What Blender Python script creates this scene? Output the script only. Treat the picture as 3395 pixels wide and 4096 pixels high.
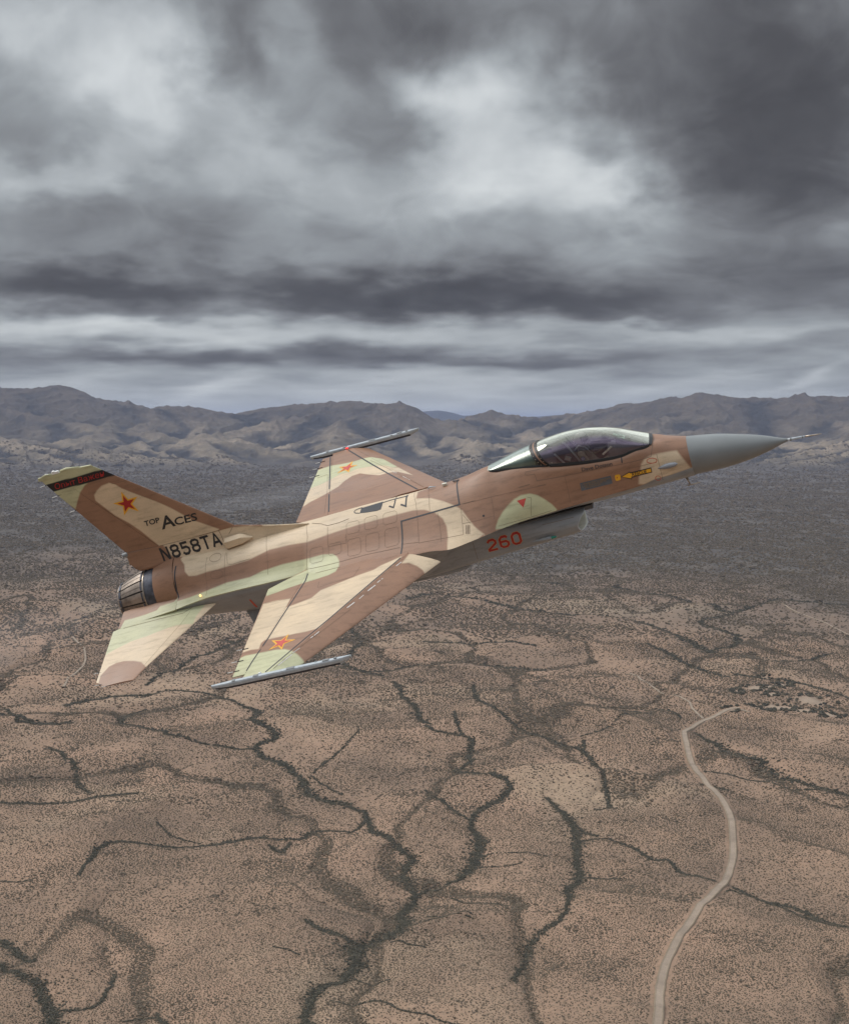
import bpy, bmesh, math
import numpy as np
from mathutils import Vector, Matrix
from mathutils.bvhtree import BVHTree
rad = math.radians
C = bpy.context.scene.collection
for o in list(bpy.data.objects):
    bpy.data.objects.remove(o)

# ---------------------------------------------------------------- camera
CAM_H = 450.0
PITCH = -3.58
cam_d = bpy.data.cameras.new('camera'); cam = bpy.data.objects.new('camera', cam_d); C.objects.link(cam)
bpy.context.scene.camera = cam
cam_d.sensor_fit = 'HORIZONTAL'; cam_d.sensor_width = 36.0; cam_d.lens = 60.14
cam_d.clip_start = 0.5; cam_d.clip_end = 400000.0
cam.location = (0, 0, CAM_H); cam.rotation_euler = (rad(90 + PITCH), 0, 0)
CAM_M = Matrix.Translation((0, 0, CAM_H)) @ Matrix.Rotation(rad(90 + PITCH), 4, 'X')

# ---------------------------------------------------------------- light
SUN_EL, SUN_AZ = 42.0, 284.0          # azimuth clockwise from +Y (view direction)
UPGAIN = 4.0
HAZE_DENSITY = 1.3e-5
def sun_dir():
    e, a = rad(SUN_EL), rad(SUN_AZ)
    return Vector((math.sin(a) * math.cos(e), math.cos(a) * math.cos(e), math.sin(e)))
sd = bpy.data.lights.new('sun', 'SUN'); so = bpy.data.objects.new('sun', sd); C.objects.link(so)
sd.energy = 2.0; sd.angle = rad(30); sd.color = (1.0, 0.95, 0.88)
so.rotation_euler = sun_dir().to_track_quat('Z', 'Y').to_euler()
sc = bpy.context.scene
sc.view_settings.view_transform = 'Standard'; sc.view_settings.look = 'None'
sc.view_settings.exposure = 0.0; sc.view_settings.gamma = 1.0

# ---------------------------------------------------------------- sky: Nishita behind a broken overcast deck
class _N:
    def __init__(s, t): s.t = t
    def n(s, typ, props=None, ins=None):
        nd = s.t.nodes.new(typ)
        for k, v in (props or {}).items(): setattr(nd, k, v)
        for k, v in (ins or {}).items():
            if isinstance(v, bpy.types.NodeSocket): s.t.links.new(v, nd.inputs[k])
            else: nd.inputs[k].default_value = v
        return nd
    def m(s, op, a, b=0.0, c=0.0, clamp=False): return s.n('ShaderNodeMath', {'operation': op, 'use_clamp': clamp}, {0: a, 1: b, 2: c}).outputs[0]
w = bpy.data.worlds.new("World"); sc.world = w; w.use_nodes = True; wt = w.node_tree; W_ = _N(wt)
bg = wt.nodes['Background']
sky = W_.n('ShaderNodeTexSky', {'sky_type': 'NISHITA', 'sun_disc': False, 'sun_elevation': rad(SUN_EL), 'sun_rotation': rad(SUN_AZ), 'air_density': 1.0, 'dust_density': 2.0})
tc = W_.n('ShaderNodeTexCoord'); gen = tc.outputs['Generated']
sp = W_.n('ShaderNodeSeparateXYZ', None, {0: gen}); X, Y, Z = sp.outputs
az = W_.m('MULTIPLY', W_.m('ARCTAN2', X, Y), 57.2958); el = W_.m('MULTIPLY', W_.m('ARCSINE', Z), 57.2958)
# the deck seen in perspective: a level sheet overhead, so its texture draws out into streaks towards the horizon
elp = W_.m('ADD', W_.m('MAXIMUM', el, 0.0), 1.6)
deck = W_.n('ShaderNodeCombineXYZ', None, {0: W_.m('MULTIPLY', az, .135), 1: W_.m('MULTIPLY', W_.m('LOGARITHM', elp, 2.71828), 2.5), 2: 0.0}).outputs[0]
def noise(vec, scale, detail, rough=.5, dist=0.0, lac=2.0): return W_.n('ShaderNodeTexNoise', None, {'Vector': vec, 'Scale': scale, 'Detail': detail, 'Roughness': rough, 'Distortion': dist, 'Lacunarity': lac})
# slow turbulence that bends the edges of the cloud masses
wv = noise(deck, 1.3, 3.0, .5); wv2 = noise(deck, 4.0, 3.0, .5)
def cen(o): return W_.n('ShaderNodeVectorMath', {'operation': 'SUBTRACT'}, {0: o, 1: (.5, .5, .5)}).outputs[0]
def vs(o, s): return W_.n('ShaderNodeVectorMath', {'operation': 'MULTIPLY'}, {0: o, 1: s}).outputs[0]
def va(a, b): return W_.n('ShaderNodeVectorMath', {'operation': 'ADD'}, {0: a, 1: b}).outputs[0]
ae = W_.n('ShaderNodeCombineXYZ', None, {0: az, 1: el, 2: 0.0}).outputs[0]
fade = W_.m('MULTIPLY', W_.m('MINIMUM', W_.m('DIVIDE', W_.m('MAXIMUM', el, 0.3), 9.0), 1.0), 1.0)
fv = W_.n('ShaderNodeCombineXYZ', None, {0: fade, 1: fade, 2: 0.0}).outputs[0]
wp = va(ae, W_.n('ShaderNodeVectorMath', {'operation': 'MULTIPLY'}, {0: va(vs(cen(wv.outputs['Color']), (7.0, 5.0, 0)), vs(cen(wv2.outputs['Color']), (3.2, 2.0, 0))), 1: fv}).outputs[0])
CLOUDS = [  # azimuth, elevation, width, height (degrees), turn, strength: lighter and heavier parts of the deck
 (-3.32, 8.25, 8.28, 1.18, 0, 0.09),
 (-16.00, 15.17, 2.17, 1.58, 0, 0.3),
 (-12.96, 12.93, 4.14, 2.76, 10, 0.22),
 (-10.75, 11.87, 2.36, 1.97, 20, 0.22),
 (-10.91, 13.73, 2.76, 1.97, 0, 0.08),
 (-14.08, 11.46, 2.76, 1.18, 0, -0.1),
 (-15.31, 13.67, 1.38, 1.77, 0, -0.06),
 (-6.01, 10.46, 3.74, 1.48, -5, 0.22),
 (-14.66, 9.64, 2.96, 0.89, 0, 0.22),
 (-7.71, 13.85, 2.17, 2.36, 0, -0.2),
 (-5.22, 14.98, 1.77, 1.77, 0, 0.1),
 (-8.50, 10.77, 2.36, 1.18, 10, -0.04),
 (-0.98, 15.22, 3.35, 1.77, 0, -0.16),
 (0.96, 12.71, 2.96, 1.58, 0, 0.22),
 (3.29, 10.86, 5.32, 2.56, -25, 0.3),
 (6.00, 9.53, 2.17, 1.38, -30, 0.22),
 (2.52, 9.01, 2.96, 1.18, 0, 0.1),
 (-0.20, 11.07, 2.36, 1.18, -20, 0.02),
 (-2.73, 11.05, 2.17, 1.18, -10, -0.12),
 (11.06, 14.95, 7.49, 2.76, -8, -0.26),
 (8.26, 13.12, 2.76, 1.18, -20, -0.06),
 (13.54, 10.05, 4.93, 2.96, 0, -0.3),
 (15.68, 12.26, 2.76, 3.15, 0, -0.14),
 (14.70, 5.79, 4.33, 1.18, 0, -0.22),
 (8.89, 7.42, 2.36, 1.18, -20, -0.05),
 (-11.91, 8.28, 5.12, 1.18, 0, -0.06),
 (0.58, 7.70, 4.33, 0.99, 0, -0.03),
 (-7.19, 7.07, 5.91, 0.89, 0, -0.05),
 (-13.60, 7.12, 3.94, 0.69, 0, -0.02),
 (-3.33, 5.36, 11.03, 0.91, 0, -0.32),
 (-15.10, 5.04, 5.12, 0.83, 0, -0.26),
 (5.45, 4.58, 9.46, 0.71, -2, -0.28),
 (-8.16, 5.92, 3.55, 0.49, 0, 0.04),
 (13.07, 4.33, 5.12, 0.43, -3, 0.12),
 (-11.03, 3.60, 8.28, 0.43, 2, 0.26),
 (-14.38, 3.89, 3.55, 0.32, 0, 0.16),
 (2.54, 3.47, 9.85, 0.43, 0, 0.18),
 (14.01, 3.00, 4.93, 0.35, 2, -0.1),
 (12.14, 3.68, 4.73, 0.28, 0, 0.12),
 (-8.19, 2.71, 8.28, 0.33, 1, -0.3),
 (1.56, 2.47, 6.70, 0.26, 1, -0.24),
 (10.27, 2.37, 6.50, 0.24, 0, -0.05),
 (-13.49, 1.77, 2.36, 0.32, 10, 0.14),
 (-7.62, 1.81, 2.17, 0.35, 20, 0.14),
 (-1.38, 1.82, 3.94, 0.32, 0, 0.1),
 (4.88, 1.91, 3.55, 0.35, 8, 0.1),
 (11.23, 1.79, 2.96, 0.28, 10, 0.1),
 (-0.01, 1.04, 27.58, 0.89, 0, 0.2),
 (14.95, 1.82, 1.58, 0.20, 20, 0.16),
]
tot = None
for (a, e, sx, sy, rot, amp) in CLOUDS:
    mp = W_.n('ShaderNodeMapping', {'vector_type': 'TEXTURE'}, {'Vector': wp, 'Location': (a, e, 0), 'Rotation': (0, 0, rad(rot)), 'Scale': (sx, sy, 1)})
    ln = W_.n('ShaderNodeVectorMath', {'operation': 'LENGTH'}, {0: mp.outputs[0]}).outputs['Value']
    g = W_.m('MULTIPLY', W_.m('EXPONENT', W_.m('MULTIPLY', W_.m('POWER', ln, 2.4), -1.0)), amp)
    tot = g if tot is None else W_.m('ADD', tot, g)
big = noise(deck, .8, 3.0, .45, .5); mid = noise(deck, 2.3, 6.0, .54, .6)
st = W_.n('ShaderNodeMapping', None, {'Vector': ae, 'Scale': (.10, .9, 1)}).outputs[0]; strk = noise(st, 1.0, 5.0, .55, .5)
far = W_.m('SUBTRACT', 1.0, W_.m('DIVIDE', el, 7.0), clamp=True)
v = W_.m('ADD', tot, .535)
v = W_.m('ADD', v, W_.m('MULTIPLY', W_.m('SUBTRACT', big.outputs['Fac'], .5), .42))
v = W_.m('ADD', v, W_.m('MULTIPLY', W_.m('SUBTRACT', mid.outputs['Fac'], .5), .36))
v = W_.m('ADD', v, W_.m('MULTIPLY', W_.m('MULTIPLY', W_.m('SUBTRACT', strk.outputs['Fac'], .5), .55), far))
cr = W_.n('ShaderNodeValToRGB', None, {0: v}); r_ = cr.color_ramp
stops = [(0.0, (.052, .052, .058)), (.20, (.088, .089, .098)), (.40, (.178, .186, .200)), (.60, (.312, .335, .355)), (.80, (.48, .51, .53)), (1.0, (.68, .71, .72))]
while len(r_.elements) < len(stops): r_.elements.new(.5)
for e_, (p, c) in zip(r_.elements, stops): e_.position = p; e_.color = (*c, 1)
# above the view the deck is brightened, added to light the jet and canopy
up = W_.n('ShaderNodeMapRange', {'interpolation_type': 'SMOOTHSTEP'}, {'Value': el, 'From Min': 15.5, 'From Max': 36.0, 'To Min': 1.0, 'To Max': UPGAIN}).outputs[0]
cl = W_.n('ShaderNodeVectorMath', {'operation': 'SCALE'}, {0: cr.outputs[0], 'Scale': up}).outputs[0]
thin = W_.n('ShaderNodeMapRange', None, {'Value': v, 'From Min': .5, 'From Max': 1.2, 'To Min': 0.0, 'To Max': .10}).outputs[0]
blue = W_.n('ShaderNodeVectorMath', {'operation': 'SCALE'}, {0: sky.outputs[0], 'Scale': .09}).outputs[0]
mx = wt.nodes.new('ShaderNodeMix'); mx.data_type = 'RGBA'; wt.links.new(thin, mx.inputs[0]); wt.links.new(cl, mx.inputs[6]); wt.links.new(blue, mx.inputs[7])
wt.links.new(mx.outputs[2], bg.inputs[0]); bg.inputs[1].default_value = 1.0
w.cycles.sampling_method = 'MANUAL'; w.cycles.sample_map_resolution = 1024

# ---------------------------------------------------------------- helpers
def tag(o, label=None, cat=None, group=None, kind=None):
    if label: o['label'] = label
    if cat: o['category'] = cat
    if group: o['group'] = group
    if kind: o['kind'] = kind
    return o
def empty(name, parent=None):
    o = bpy.data.objects.new(name, None); C.objects.link(o); o.parent = parent
    o.empty_display_size = 0.3
    return o
def mesh(name, V, F, mats, parent=None, fmat=None, smooth=True, sharp=None):
    V = np.asarray(V, dtype=np.float32).reshape(-1, 3)
    me = bpy.data.meshes.new(name)
    if isinstance(F, np.ndarray) and F.ndim == 2:
        n, k = F.shape
        me.vertices.add(len(V)); me.vertices.foreach_set('co', V.ravel())
        me.loops.add(n * k); me.loops.foreach_set('vertex_index', F.astype(np.int32).ravel())
        me.polygons.add(n); me.polygons.foreach_set('loop_start', np.arange(0, n * k, k, dtype=np.int32))
        me.polygons.foreach_set('loop_total', np.full(n, k, dtype=np.int32))
    else:
        me.from_pydata([tuple(map(float, v)) for v in V], [], [tuple(int(i) for i in f) for f in F])
    for m in (mats if isinstance(mats, (list, tuple)) else [mats]):
        me.materials.append(m)
    if fmat is not None:
        me.polygons.foreach_set('material_index', np.asarray(fmat, dtype=np.int32))
    me.polygons.foreach_set('use_smooth', np.full(len(me.polygons), smooth))
    me.update(calc_edges=True); me.validate()
    if smooth and sharp:
        me.set_sharp_from_angle(angle=rad(sharp))
    o = bpy.data.objects.new(name, me); C.objects.link(o); o.parent = parent
    return o
def gridF(n, m, cu=False, cv=False, flip=False, keep=None):
    """quads of an n x m vertex grid; cu / cv close it along the first / second index"""
    i = np.arange(n if cu else n - 1); j = np.arange(m if cv else m - 1)
    I, J = np.meshgrid(i, j, indexing='ij'); I2 = (I + 1) % n; J2 = (J + 1) % m
    F = np.stack([I * m + J, I2 * m + J, I2 * m + J2, I * m + J2], -1)
    if keep is not None: F = F[keep]
    F = F.reshape(-1, 4)
    return F[:, ::-1] if flip else F
def join(parts):
    Vs, Fs, Ms, k = [], [], [], 0
    for p in parts:
        V, F = p[0], p[1]; m = p[2] if len(p) > 2 else 0
        V = np.asarray(V, float).reshape(-1, 3); Vs.append(V)
        for f in F: Fs.append([int(q) + k for q in f]); Ms.append(m)
        k += len(V)
    return np.concatenate(Vs), Fs, Ms
def pch(xs, ys):
    """smooth interpolation through a table (monotone cubic)"""
    xs = np.asarray(xs, float); ys = np.asarray(ys, float)
    if xs[0] > xs[-1]: xs, ys = xs[::-1], ys[::-1]
    h = np.diff(xs)[:, None] if ys.ndim > 1 else np.diff(xs); d = np.diff(ys, axis=0) / h
    m = np.zeros_like(ys)
    if len(xs) > 2:
        w1 = 2 * h[1:] + h[:-1]; w2 = h[1:] + 2 * h[:-1]
        ok = d[:-1] * d[1:] > 0
        with np.errstate(all='ignore'):
            mm = (w1 + w2) / (w1 / np.where(ok, d[:-1], 1) + w2 / np.where(ok, d[1:], 1))
        m[1:-1] = np.where(ok, mm, 0)
    m[0] = d[0]; m[-1] = d[-1]
    def f(x):
        x = np.clip(np.asarray(x, float), xs[0], xs[-1]); i = np.clip(np.searchsorted(xs, x) - 1, 0, len(xs) - 2)
        hh = xs[i + 1] - xs[i]; t = (x - xs[i]) / hh
        if ys.ndim > 1: t = t[:, None]; hh = hh[:, None]
        return ((2*t**3 - 3*t**2 + 1) * ys[i] + (t**3 - 2*t**2 + t) * hh * m[i]
                + (-2*t**3 + 3*t**2) * ys[i + 1] + (t**3 - t**2) * hh * m[i + 1])
    return f
def crom(P, n, ta=None, tb=None):
    """Catmull-Rom through points P (k,2), n samples per span"""
    P = np.asarray(P, float); a = 2 * P[0] - P[1] if ta is None else np.asarray(ta); b = 2 * P[-1] - P[-2] if tb is None else np.asarray(tb)
    Q = np.vstack([a, P, b]); out = []
    for i in range(1, len(Q) - 2):
        for k in range(n):
            t = k / n
            out.append(.5 * ((2*Q[i]) + (-Q[i-1] + Q[i+1]) * t + (2*Q[i-1] - 5*Q[i] + 4*Q[i+1] - Q[i+2]) * t*t + (-Q[i-1] + 3*Q[i] - 3*Q[i+1] + Q[i+2]) * t**3))
    out.append(P[-1]); return np.array(out)
def revolve(prof, n=64, axis_z=None):
    """profile rows (x, r, zc) around an axis along x"""
    th = np.linspace(0, 2 * np.pi, n, endpoint=False); P = np.asarray(prof, float)
    V = np.stack([np.repeat(P[:, 0:1], n, 1), P[:, 1:2] * np.cos(th), P[:, 2:3] + P[:, 1:2] * np.sin(th)], -1)
    return V, gridF(len(P), n, cv=True)
def box(c, s, R=None):
    v = np.array([(i, j, k) for i in (-.5, .5) for j in (-.5, .5) for k in (-.5, .5)]) * np.asarray(s, float)
    if R is not None: v = v @ np.asarray(R).T
    F = [(0, 1, 3, 2), (4, 6, 7, 5), (0, 4, 5, 1), (2, 3, 7, 6), (0, 2, 6, 4), (1, 5, 7, 3)]
    return v + np.asarray(c, float), F
def tube(P, r, n=10, cap=True):
    P = np.asarray(P, float); r = np.broadcast_to(np.asarray(r, float), (len(P),))
    T = np.gradient(P, axis=0); T /= np.linalg.norm(T, axis=1)[:, None] + 1e-12
    up = np.array([0, 0, 1.]) if abs(T[0][2]) < .9 else np.array([0, 1., 0])
    V = []
    for p, t, q in zip(P, T, r):
        a = np.cross(t, up); a /= np.linalg.norm(a); b = np.cross(a, t)
        th = np.linspace(0, 2 * np.pi, n, endpoint=False)
        V.append(p + q * (np.cos(th)[:, None] * a + np.sin(th)[:, None] * b))
    V = np.concatenate(V); F = gridF(len(P), n, cv=True).tolist()
    if cap: F += [list(range(n)), list(range(len(V) - 1, len(V) - 1 - n, -1))]
    return V, F
def bevel(o, w=0.005, seg=2):
    m = o.modifiers.new('bevel', 'BEVEL'); m.width = w; m.segments = seg; m.limit_method = 'ANGLE'
    return o

# ---------------------------------------------------------------- materials
class NT:
    def __init__(s, tree): s.t = tree
    def n(s, typ, props=None, **ins):
        nd = s.t.nodes.new(typ)
        for k, v in (props or {}).items(): setattr(nd, k, v)
        for k, v in ins.items():
            k2 = int(k[1:]) if k[0] == '_' and k[1:].isdigit() else k.replace('_', ' ')
            s.set(nd, k2, v)
        return nd
    def set(s, nd, k, v):
        sock = nd.inputs[k]
        if isinstance(v, bpy.types.NodeSocket): s.t.links.new(v, sock)
        elif hasattr(v, 'outputs'): s.t.links.new(v.outputs[0], sock)
        else:
            if sock.type == 'RGBA' and len(v) == 3: v = (*v, 1)
            sock.default_value = v
    def math(s, op, a, b=0.0, c=0.0, clamp=False):
        nd = s.n('ShaderNodeMath', {'operation': op, 'use_clamp': clamp}, _0=a, _1=b, _2=c); return nd.outputs[0]
    def mix(s, f, a, b, typ='MIX'):
        nd = s.t.nodes.new('ShaderNodeMix'); nd.data_type = 'RGBA'; nd.blend_type = typ
        s.set(nd, 0, f); s.set(nd, 6, a); s.set(nd, 7, b); return nd.outputs[2]
    def ramp(s, f, stops, interp='LINEAR'):
        nd = s.t.nodes.new('ShaderNodeValToRGB'); r = nd.color_ramp; r.interpolation = interp
        s.set(nd, 0, f)
        while len(r.elements) < len(stops): r.elements.new(0.5)
        for e, (p, c) in zip(r.elements, stops): e.position = p; e.color = (*c, 1) if len(c) == 3 else c
        return nd.outputs[0]
def new_mat(name):
    m = bpy.data.materials.new(name); m.use_nodes = True
    t = NT(m.node_tree); b = m.node_tree.nodes['Principled BSDF']; return m, t, b
def plain(name, col, rough=.5, metal=0.0, var=.12, scale=8.0, emit=None, bump=0.0, coat=0.0):
    m, t, b = new_mat(name)
    tc = t.n('ShaderNodeTexCoord')
    nz = t.n('ShaderNodeTexNoise', Scale=scale, Detail=5.0, Roughness=.6, Vector=tc.outputs['Object'])
    k = t.ramp(nz.outputs['Fac'], [(.3, (1 - var,) * 3), (.7, (1 + var,) * 3)])
    t.set(b, 'Base Color', t.mix(1.0, (*col, 1), k, 'MULTIPLY'))
    b.inputs['Roughness'].default_value = rough; b.inputs['Metallic'].default_value = metal
    b.inputs['Coat Weight'].default_value = coat
    if emit: b.inputs['Emission Color'].default_value = (*emit[0], 1); b.inputs['Emission Strength'].default_value = emit[1]
    if bump:
        bp = t.n('ShaderNodeBump', Strength=bump, Distance=.01, Height=nz.outputs['Fac']); t.set(b, 'Normal', bp)
    return m
def camo_mat():
    m, t, b = new_mat('camouflage_paint')
    at = t.n('ShaderNodeAttribute', {'attribute_name': 'paint'})
    tc = t.n('ShaderNodeTexCoord')
    # streaks of grime drawn out along the fuselage, plus fine mottling and chalking
    mp = t.n('ShaderNodeMapping', Vector=tc.outputs['Object'], Scale=(.9, 5.0, 5.0))
    n1 = t.n('ShaderNodeTexNoise', Vector=mp, Scale=2.2, Detail=8.0, Roughness=.65)
    n2 = t.n('ShaderNodeTexNoise', Vector=tc.outputs['Object'], Scale=1.3, Detail=6.0, Roughness=.6)
    n3 = t.n('ShaderNodeTexNoise', Vector=tc.outputs['Object'], Scale=45.0, Detail=3.0)
    a = t.ramp(n1.outputs['Fac'], [(.26, (.56, .55, .54)), (.48, (.98, .98, .98)), (.78, (1.08, 1.08, 1.08))])
    c = t.ramp(n2.outputs['Fac'], [(.3, (.84, .84, .85)), (.7, (1.07, 1.06, 1.05))])
    e = t.ramp(n3.outputs['Fac'], [(.3, (.95,) * 3), (.7, (1.04,) * 3)])
    col = t.mix(.72, at.outputs['Color'], a, 'MULTIPLY'); col = t.mix(1.0, col, c, 'MULTIPLY'); col = t.mix(1.0, col, e, 'MULTIPLY')
    t.set(b, 'Base Color', col)
    rg = t.ramp(n2.outputs['Fac'], [(.3, (.38,) * 3), (.7, (.52,) * 3)]); t.set(b, 'Roughness', rg)
    b.inputs['Specular IOR Level'].default_value = .4
    bp = t.n('ShaderNodeBump', Strength=.25, Distance=.006, Height=n2.outputs['Fac']); t.set(b, 'Normal', bp)
    return m
TAN = (.62, .485, .33); BROWN = (.285, .158, .098); GREEN = (.49, .485, .30); GREY = (.265, .285, .30); LGREY = (.36, .39, .41)
M = {}
M['camo'] = camo_mat()
M['radome'] = plain('radome_paint', (.185, .198, .20), .42, var=.08, scale=2.0)
M['black'] = plain('black_paint', (.018, .018, .02), .5)
M['line'] = plain('walkway_line_paint', (.03, .03, .035), .6)
M['seam'] = plain('panel_gap', (.155, .10, .07), .8)
M['seam_light'] = plain('chipped_sealant', (.62, .58, .54), .7, var=.3, scale=30)
M['red'] = plain('red_paint', (.34, .012, .012), .5)
M['faded_red'] = plain('faded_red_paint', (.50, .065, .05), .55)
M['yellow'] = plain('yellow_paint', (.72, .36, .02), .5)
M['red_line'] = plain('thin_red_paint', (.5, .08, .04), .6)
M['placard'] = plain('grey_placard', (.10, .11, .125), .6)
M['placard_text'] = plain('placard_lettering', (.30, .17, .05), .6)
M['grey'] = plain('grey_paint', (.19, .20, .205), .5)
M['rail'] = plain('rail_paint', (.40, .44, .47), .45, var=.15, scale=14)
M['rail_dark'] = plain('rail_dark', (.03, .035, .05), .5)
M['metal'] = plain('bare_metal', (.42, .36, .30), .38, .85, var=.35, scale=9)
M['petal'] = plain('heat_stained_petal', (.27, .225, .19), .42, .65, var=.4, scale=5)
M['petal_gap'] = plain('petal_seal', (.05, .045, .04), .6)
M['burnt'] = plain('burnt_ring_metal', (.085, .09, .11), .5, .7, var=.5, scale=6)
M['dark'] = plain('cockpit_dark', (.10, .10, .10), .7)
M['rubber'] = plain('black_seal', (.012, .012, .013), .45)
M['white'] = plain('white_part', (.7, .7, .68), .5)
M['cream'] = plain('cream_duct_paint', (.62, .60, .50), .5)
M['seat_metal'] = plain('seat_rail_paint', (.38, .42, .40), .5)
M['green_lamp'] = plain('green_lamp', (.0, .09, .07), .15, emit=((.1, 1, .6), .03))
M['amber_lamp'] = plain('amber_lamp', (.9, .6, .2), .2, emit=((1, .62, .2), 2.0))
M['red_lamp'] = plain('red_lamp', (.5, .02, .02), .2, emit=((1, .05, .04), 1.5))

# ---------------------------------------------------------------- camouflage: polygons in flat drawing coordinates of each part
def inside_dist(P, poly):
    """signed distance (positive inside) of points P (n,2) to a closed polygon"""
    poly = np.asarray(poly, float); d = np.full(len(P), 1e9); ins = np.zeros(len(P), bool)
    for a, b in zip(poly, np.roll(poly, -1, 0)):
        e = b - a; L = e @ e + 1e-12
        t = np.clip(((P - a) @ e) / L, 0, 1); q = P - a - t[:, None] * e
        d = np.minimum(d, np.einsum('ij,ij->i', q, q))
        c = (a[1] > P[:, 1]) != (b[1] > P[:, 1])
        with np.errstate(all='ignore'):
            xc = a[0] + (P[:, 1] - a[1]) * e[0] / e[1]
        ins ^= c & (P[:, 0] < xc)
    d = np.sqrt(d); return np.where(ins, d, -d)
def smooth_poly(p, n=5):
    P = np.asarray(p, float); k = len(P); out = []
    for i in range(k):
        a, b, c, d = P[i - 1], P[i], P[(i + 1) % k], P[(i + 2) % k]
        for j in range(n):
            t = j / n
            out.append(.5 * ((2*b) + (-a + c) * t + (2*a - 5*b + 4*c - d) * t*t + (-a + 3*b - 3*c + d) * t**3))
    return np.array(out)
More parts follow.
